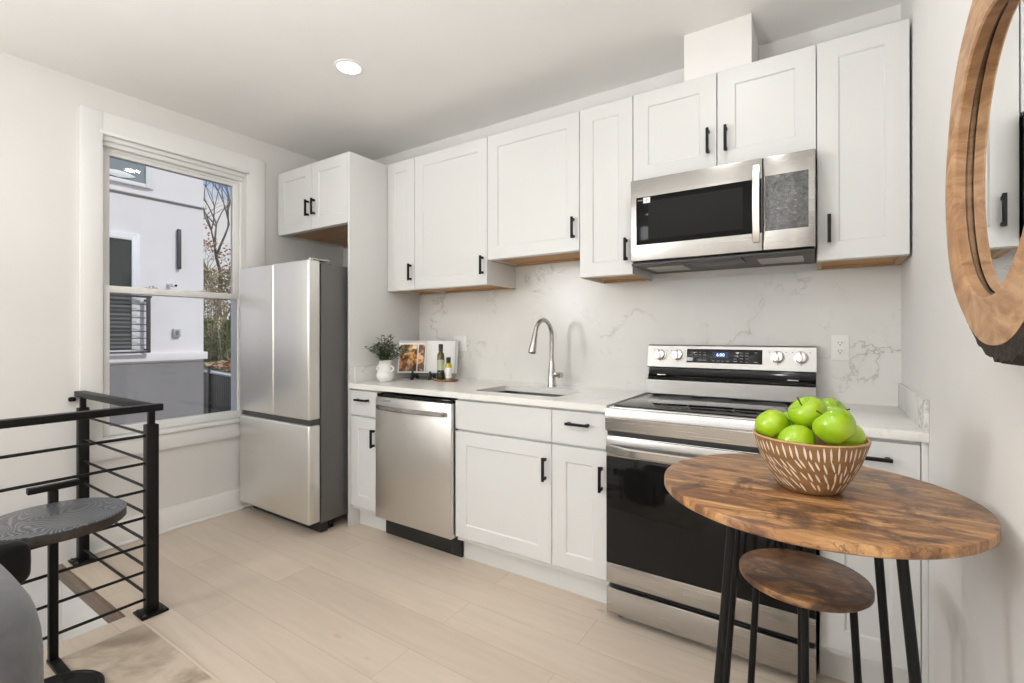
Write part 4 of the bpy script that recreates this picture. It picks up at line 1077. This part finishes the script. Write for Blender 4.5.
# ------------------------------------------------------------------ stair railing
t = Thing('stair_railing', 'black metal stair railing with horizontal bars', 'railing', (0.885, -1.715, 0))
RXp, RYp = 0.885, -1.715
def rail_post(x, y):
    bm = BM(); box(bm, x-0.0225, x+0.0225, y-0.0225, y+0.0225, 0.0105, 0.828, 0.003); p = t.part('post', bm, 'black_metal')
    bm = BM(); box(bm, x-0.012, x+0.012, y-0.012, y+0.012, 0.828, 0.885, 0.002); t.part('rail_support', bm, 'black_metal', p)
    bm = BM(); box(bm, x-0.05, x+0.05, y-0.05, y+0.05, 0.0004, 0.0104, 0.002); bp = t.part('base_plate', bm, 'black_metal', p)
    bm = BM()
    for sx in (-1, 1):
        for sy in (-1, 1): lathe(bm, [(0, 0.006), (0.005, 0.006), (0.007, 0.0), (0.007, -0.0005)], (x+sx*0.037, y+sy*0.037, 0.0106), 10)
    t.part('bolts', bm, 'dark_grey', bp)
rail_post(RXp, RYp); rail_post(0.012, RYp)
rail_post(RXp, -3.62)
bm = BM(); box(bm, RXp-0.022, RXp+0.022, -3.66, RYp+0.040, 0.885, 0.915, 0.003); t.part('handrail', bm, 'black_metal')
bm = BM(); box(bm, XL+0.006, RXp-0.0222, RYp-0.022, RYp+0.022, 0.885, 0.915, 0.003); t.part('handrail', bm, 'black_metal')
bm = BM(); box(bm, XL+0.0005, XL+0.03, RYp-0.048, RYp-0.018, 0.860, 0.8848, 0.008); t.part('wall_bracket', bm, 'black_metal')
for zz in (0.780, 0.660, 0.541, 0.424, 0.304, 0.188, 0.068):
    bm = BM(); tube(bm, [(RXp, -3.6, zz), (RXp, RYp-0.022, zz)], 0.0062, 8); t.part('bar', bm, 'black_metal')
    bm = BM(); tube(bm, [(0.034, RYp, zz), (RXp-0.022, RYp, zz)], 0.0062, 8); t.part('bar', bm, 'black_metal')

# ------------------------------------------------------------------ drink table, armchair, rug
rx0, rx1, ry0, ry1 = 0.955, 2.75, -3.7, -1.757
t = Thing('area_rug', 'beige marbled rug on the floor beside the railing', 'rug', (1.85, -2.7, 0))
bm = BM(); box(bm, rx0+0.012, rx1-0.012, ry0+0.012, ry1-0.012, 0.0004, 0.0056, 0.002); t.part('pile', bm, 'rug')
bm = BM()
for (a, b, c, d) in ((rx0, rx1, ry1-0.012, ry1), (rx0, rx1, ry0, ry0+0.012), (rx0, rx0+0.012, ry0+0.012, ry1-0.012), (rx1-0.012, rx1, ry0+0.012, ry1-0.012)): box(bm, a, b, c, d, 0.0004, 0.0058, 0.002)
t.part('binding', bm, 'rug_border')
DX, DY, DZ, DR = 1.158, -2.090, 0.600, 0.190
t = Thing('drink_table', 'small round black wood side table with a T-shaped handle', 'side table', (DX, DY, 0))
bm = BM(); disc(bm, DX, DY, DZ-0.004, DZ, DR, 0.0015); top = t.part('tabletop', bm, 'carved', label='grey-black cerused wood grain top')
bm = BM(); disc(bm, DX, DY, DZ-0.034, DZ-0.0042, DR, 0.003); t.part('edge', bm, 'table_edge', top)
px_, py_ = 0.966, -2.052
bm = BM(); box(bm, px_-0.013, px_+0.013, py_-0.013, py_+0.013, 0.020, 0.6445, 0.002); t.part('post', bm, 'black_metal')
bm = BM(); box(bm, px_-0.014, px_+0.014, -2.122, -1.978, 0.645, 0.668, 0.003); t.part('handle', bm, 'black_metal')
bm = BM(); box(bm, px_, DX+0.10, DY-0.02+0.02, DY+0.02, DZ-0.046, DZ-0.0345, 0.002, M=None); t.part('under_arm', bm, 'black_metal')
bm = BM(); lathe(bm, [(0, 0.0), (0.138, 0.0), (0.141, 0.004), (0.141, 0.010), (0.136, 0.014), (0.126, 0.0145), (0.124, 0.012), (0, 0.012)], (DX+0.06, DY-0.03, 0.0062), 72); box(bm, px_-0.013, DX, py_-0.016, py_+0.016, 0.0065, 0.0195, 0.002); t.part('base', bm, 'black_metal')

t = Thing('armchair', 'grey fabric lounge chair cut off at the left picture edge', 'chair', (1.62, -2.62, 0))
def superbox(bm, c, h, e=0.35, M=None, nu=40, nv=24):
    def sp(v, p): return math.copysign(abs(v)**p, v)
    tmp = bmesh.new(); rings = []
    for j in range(nv+1):
        ph = -PI/2+PI*j/nv; cz, sz = sp(math.cos(ph), e), sp(math.sin(ph), e)
        if j in (0, nv): rings.append([tmp.verts.new((0, 0, h[2]*sz))]); continue
        rings.append([tmp.verts.new((h[0]*cz*sp(math.cos(2*PI*i/nu), e), h[1]*cz*sp(math.sin(2*PI*i/nu), e), h[2]*sz)) for i in range(nu)])
    for a, b in zip(rings, rings[1:]):
        for i in range(nu):
            i2 = (i+1) % nu
            if len(a) == 1: tmp.faces.new((a[0], b[i2], b[i]))
            elif len(b) == 1: tmp.faces.new((a[i], a[i2], b[0]))
            else: tmp.faces.new((a[i], a[i2], b[i2], b[i]))
    bmesh.ops.recalc_face_normals(tmp, faces=tmp.faces)
    join(bm, tmp, Matrix.Translation(c) @ (M or Matrix.Identity(4)))
bm = BM(); superbox(bm, (1.70, -2.600, 0.357), (0.27, 0.335, 0.347), 0.42); t.part('arm_cushion', bm, 'fabric')
bm = BM(); superbox(bm, (1.70, -3.05, 0.52), (0.27, 0.11, 0.36), 0.5); t.part('back_cushion', bm, 'fabric')
bm = BM(); superbox(bm, (1.387, -2.47, 0.555), (0.034, 0.272, 0.075), 0.4); t.part('armrest', bm, 'black_metal', label='black padded armrest')
for xx in (1.387, 1.985):
    for yy in (-2.36, -2.72):
        bm = BM(); tube(bm, [(xx, yy, 0.0065), (xx, yy, 0.485)], 0.016, 12); t.part('leg', bm, 'black_metal')

# ------------------------------------------------------------------ outdoors
bm = BM(); box(bm, -60, XL-WT-0.01, -30, 60, -2.95, -2.9); struct('ground', bm, 'ground')
BX_ = -5.0; BYC = 1.10
t = Thing('neighbour_house', 'white stucco house with grey base across the alley', 'building', (-6.5, -2, -2.9))
bm = BM(); box(bm, -9, BX_, -8, BYC, 0.80, 8.0); t.part('upper_wall', bm, 'stucco')
bm = BM(); box(bm, -9, BX_+0.001, -8, BYC+0.001, -2.9, 0.7995); t.part('base_wall', bm, 'stucco_grey', label='grey stucco base')
bm = BM(); box(bm, -9, BX_+0.045, -8, BYC+0.045, 0.825, 0.945, 0.006); t.part('ledge', bm, 'stucco')
bm = BM(); box(bm, -9, BX_+0.035, -8, BYC+0.035, 3.245, 3.262, 0.004); box(bm, -9, BX_+0.004, -8, BYC+0.004, 3.222, 3.245); t.part('string_course', bm, plain('pale_grey_band', (0.42, 0.40, 0.40), 0.8))
def nb_window(y0, y1, z0, z1, pane, fw=0.055, name='window'):
    bm = BM(); x0, x1 = BX_+0.001, BX_+0.05
    for a, b, c, d in ((y0-fw, y0, z0-fw, z1+fw), (y1, y1+fw, z0-fw, z1+fw), (y0, y1, z0-fw, z0), (y0, y1, z1, z1+fw)): box(bm, x0, x1, a, b, c, d, 0.004)
    for a, b, c, d in ((y0-fw-0.05, y0-fw, z0-fw, z1+fw+0.05), (y1+fw, y1+fw+0.05, z0-fw, z1+fw+0.05), (y0-fw, y1+fw, z1+fw, z1+fw+0.05)): box(bm, x0, x1-0.02, a, b, c, d, 0.004)
    w = t.part(name, bm, 'upvc')
    bm = BM(); box(bm, x0, x1-0.03, y0, y1, z0, z1); t.part('pane', bm, pane, w)
    return w
nb_window(-1.1, 0.305, 3.43, 4.2, 'pane_grey')
w = nb_window(-1.0, 0.135, 1.0, 2.575, 'out_pane')
bm = BM()
for k in range(13): box(bm, BX_+0.022, BX_+0.026, -1.0, 0.13, 1.03+0.058*k, 1.058+0.058*k)
t.part('blind', bm, 'slat', w)
bm = BM(); lathe(bm, [(0, 0.045), (0.10, 0.035), (0.21, 0.0), (0.15, -0.035), (0, -0.055)], (BX_+0.034, -0.02, 3.50), 24, M=Matrix.Diagonal((0.05, 1, 1, 1))); t.part('globe_lamp', bm, 'label_white')
bm = BM()
for y in (0.31, -1.35): box(bm, BX_+0.10, BX_+0.14, y-0.022, y+0.022, 0.965, 1.755, 0.003)
box(bm, BX_+0.095, BX_+0.145, -1.38, 0.345, 1.755, 1.785, 0.003); box(bm, BX_+0.10, BX_+0.14, -1.35, 0.33, 0.955, 0.98, 0.003)
for y in (0.31, -1.35):
    for zz in (1.0, 1.72): box(bm, BX_+0.001, BX_+0.10, y-0.012, y+0.012, zz-0.012, zz+0.012)
jr = t.part('juliet_railing', bm, 'rail_brown')
for k in range(7):
    bm = BM(); tube(bm, [(BX_+0.12, -1.35, 1.07+0.098*k), (BX_+0.12, 0.31, 1.07+0.098*k)], 0.007, 8); t.part('bar', bm, 'rail_brown', jr)
bm = BM(); box(bm, BX_+0.001, BX_+0.06, 0.72, 0.762, 2.235, 2.845, 0.004); t.part('wall_light', bm, 'rail_brown', label='tall slim dark wall light')
bm = BM(); tube(bm, [(BX_+0.001, 0.60, 1.985), (BX_+0.06, 0.62, 1.975)], 0.02, 10); box(bm, BX_+0.06, BX_+0.16, 0.60, 0.665, 1.94, 1.99, 0.01); cm = t.part('security_camera', bm, 'upvc')
bm = BM(); tube(bm, [(BX_+0.1605, 0.645, 1.962), (BX_+0.166, 0.647, 1.961)], 0.02, 12); t.part('lens', bm, 'black_gloss', cm)
bm = BM(); box(bm, BX_+0.001, BX_+0.05, 0.66, 0.755, 1.185, 1.305, 0.006); eb = t.part('electrical_box', bm, plain('grey_box', (0.42, 0.42, 0.42), 0.5))
bm = BM(); box(bm, BX_+0.0505, BX_+0.056, 0.685, 0.73, 1.21, 1.28, 0.002); t.part('cover_flap', bm, 'slat', eb)

# retaining wall in dark boards with a pale cap, at the end of the alley
Pa, Pb = Vector((-9.9, 3.262, 0)), Vector((-6.6, 2.67, 0)); dv = (Pb-Pa).normalized(); nv_ = Vector((dv.y, -dv.x, 0))
RW = Matrix.Translation(Pa) @ Matrix.Rotation(math.atan2(dv.y, dv.x), 4, 'Z'); LW = (Pb-Pa).length
t = Thing('retaining_wall', 'dark boarded retaining wall with pale cap at the alley end', 'wall', (-8.2, 2.96, -2.9))
bm = BM(); box(bm, 0, LW, 0, 0.12, -2.9, 0.27, 0, M=RW)
k = 0
while k*0.14 < LW: box(bm, k*0.14+0.006, min(LW, k*0.14+0.134), -0.012, 0, -2.9, 0.262, 0.003, M=RW); k += 1
t.part('boards', bm, 'wall_dark')
bm = BM(); box(bm, -0.02, LW+0.02, -0.04, 0.14, 0.2705, 0.305, 0.004, M=RW); t.part('cap', bm, 'cap')
bm = BM(); box(bm, 0.58, 0.72, -0.06, -0.014, -2.9, 0.42, 0.004, M=RW); box(bm, 0.56, 0.80, -0.07, -0.01, 0.4205, 0.445, 0.003, M=RW); t.part('post', bm, 'wall_dark')
# sloping yard with fallen leaves
random.seed(31)
def yard_z(d): return 0.26 + 0.13*min(d, 6) + 0.012*min(d, 6)*math.sin(d*1.3)*0.5
bm = BM(); nx, ny = 44, 40; V = []
for j in range(ny+1):
    d = 0.13+22*j/ny; row = []
    for i in range(nx+1):
        a = -16+28*i/nx; p = Pa+dv*a-nv_*d
        row.append(bm.verts.new((p.x, p.y, yard_z(d)+random.uniform(-.03, .03))))
    V.append(row)
fs = []
for j in range(ny):
    for i in range(nx): fs.append(bm.faces.new((V[j][i], V[j][i+1], V[j+1][i+1], V[j+1][i])))
bmesh.ops.recalc_face_normals(bm, faces=fs)
struct('ground_yard', bm, 'grass')
bm = BM()
for k in range(5200):
    a = random.uniform(-1.5, 4.5); d = random.uniform(0.32, 2.4)
    p = Pa+dv*a-nv_*d; p.z = yard_z(d)+random.uniform(0.0, 0.07); b_ = random.uniform(0, 2*PI)
    leaf(bm, p, Vector((math.cos(b_), math.sin(b_), random.uniform(-.3, .5))), Vector((random.uniform(-.5, .5), random.uniform(-.5, .5), 1)), random.uniform(0.10, 0.18), random.uniform(0.06, 0.10))
single('fallen_leaves', 'orange fallen leaves spread behind the dark retaining wall', 'leaves', bm, 'litter', (Pa.x+2, Pa.y, 0.3), kind='stuff')
def bush(name, label, a, d, rx, h, nleaf, mats, canes=0, L=(0.10, 0.18)):
    c = Pa+dv*a-nv_*d; z0 = yard_z(d)-0.05
    t = Thing(name, label, 'shrub', (c.x, c.y, z0), 'shrubs at the back of the yard')
    bm = BM()
    for k in range(nleaf):
        u = random.random()**0.8; th = random.uniform(0, 2*PI); rr = rx*math.sqrt(random.random())*(0.55+0.6*math.sin(PI*min(1, u+0.15)))
        p = Vector((c.x+rr*math.cos(th), c.y+rr*math.sin(th)*0.8, z0+h*u)); b_ = random.uniform(0, 2*PI)
        leaf(bm, p, Vector((math.cos(b_), math.sin(b_), random.uniform(-.4, 1))), Vector((random.uniform(-1, 1), random.uniform(-1, 1), 1)), random.uniform(*L), random.uniform(0.04, 0.09))
    t.part('foliage', bm, mats, kind='stuff')
    if canes:
        bm = BM()
        for k in range(canes):
            th = random.uniform(0, 2*PI); rr = rx*random.random(); p = Vector((c.x+rr*math.cos(th), c.y+rr*math.sin(th)*0.8, z0)); q = p+Vector((random.uniform(-.15, .15), random.uniform(-.15, .15), h*random.uniform(0.75, 1.1)))
            tube(bm, [p, p.lerp(q, .5)+Vector((random.uniform(-.04, .04), 0, 0)), q], [0.018, 0.014, 0.006], 5)
        t.part('canes', bm, 'tan_leaf')
def at_ray(u, x):           # yard position (along, depth) below the picture column u at distance x
    yaw = 0.5794; a = (u-512)/476.19
    dx = -math.sin(yaw)+math.cos(yaw)*a; dy = math.cos(yaw)+math.sin(yaw)*a
    s = (x-3.3619)/dx; p = Vector((x, -2.5991+s*dy, 0))-Pa
    return p.dot(dv), -p.dot(nv_)
a, d = at_ray(209, -13.0); bush('garden_shrub', 'green cane shrub behind the leaves, beside the house corner', a, d, 0.42, 1.35, 900, 'green_leaf', 40)
a, d = at_ray(231, -12.2); bush('garden_shrub', 'green cane shrub behind the leaves, further from the house', a, d, 0.42, 1.25, 900, 'green_leaf', 40)
a, d = at_ray(221, -16.2); bush('garden_shrub', 'tall dry tan shrub rising behind the green canes', a, d, 1.5, 3.2, 3600, 'tan_leaf', 30)
def tree(label, u, x, H, seed, leafmat=None, spread=0.55, depth=6, lean=0):
    rnd = random.Random(seed); a, d = at_ray(u, x); c = Pa+dv*a-nv_*d; z0 = yard_z(d)-0.1
    t = Thing('bare_tree', label, 'tree', (c.x, c.y, z0), 'winter trees behind the yard')
    bm, bl = BM(), BM()
    def grow(p, d, L, r, lev):
        n = 3; pts = [p]; q = p.copy(); dd = d.copy()
        for k in range(n):
            dd = (dd+Vector((rnd.gauss(0, .12), rnd.gauss(0, .12), rnd.gauss(0.03, .08)))).normalized(); q = q+dd*L/n; pts.append(q.copy())
        tube(bm, pts, [r*(1-0.4*k/n) for k in range(n+1)], 5 if lev > 2 else 8, cap=False)
        if lev >= depth: 
            if leafmat:
                for k in range(3): leaf(bl, q+Vector((rnd.gauss(0, .12), rnd.gauss(0, .12), rnd.gauss(0, .12))), Vector((rnd.gauss(0, 1), rnd.gauss(0, 1), rnd.gauss(-.3, 1))), Vector((rnd.gauss(0, 1), 1, rnd.gauss(0, 1))), 0.16, 0.09)
            return
        for k in range(3 if lev in (1, 2, 3) else 2):
            ax = Vector((rnd.gauss(0, 1), rnd.gauss(0, 1), rnd.gauss(0, .4))); nd = (dd+ax.normalized()*spread*rnd.uniform(0.6, 1.25)+Vector((0, 0, 0.10))).normalized()
            grow(pts[-1] if k else pts[-2].lerp(pts[-1], rnd.random()), nd, L*rnd.uniform(0.66, 0.86), r*0.60, lev+1)
    grow(Vector((c.x, c.y, z0)), Vector((lean, 0, 1)).normalized(), H*0.27, H*0.018, 0)
    t.part('branches', bm, 'tree_bark')
    if leafmat: t.part('leaves', bl, leafmat, kind='stuff')
tree('tall bare grey tree reaching up into the sky beside the house', 213, -23.0, 9.6, 4, None, 0.5, 7)
tree('bare grey tree with leaning trunk by the right window jamb', 232, -29.5, 12.5, 9, None, 0.55, 6)
tree('lower russet-leaved tree in front of the bare trees', 219, -19.6, 5.8, 13, 'red_leaf', 0.65, 6)
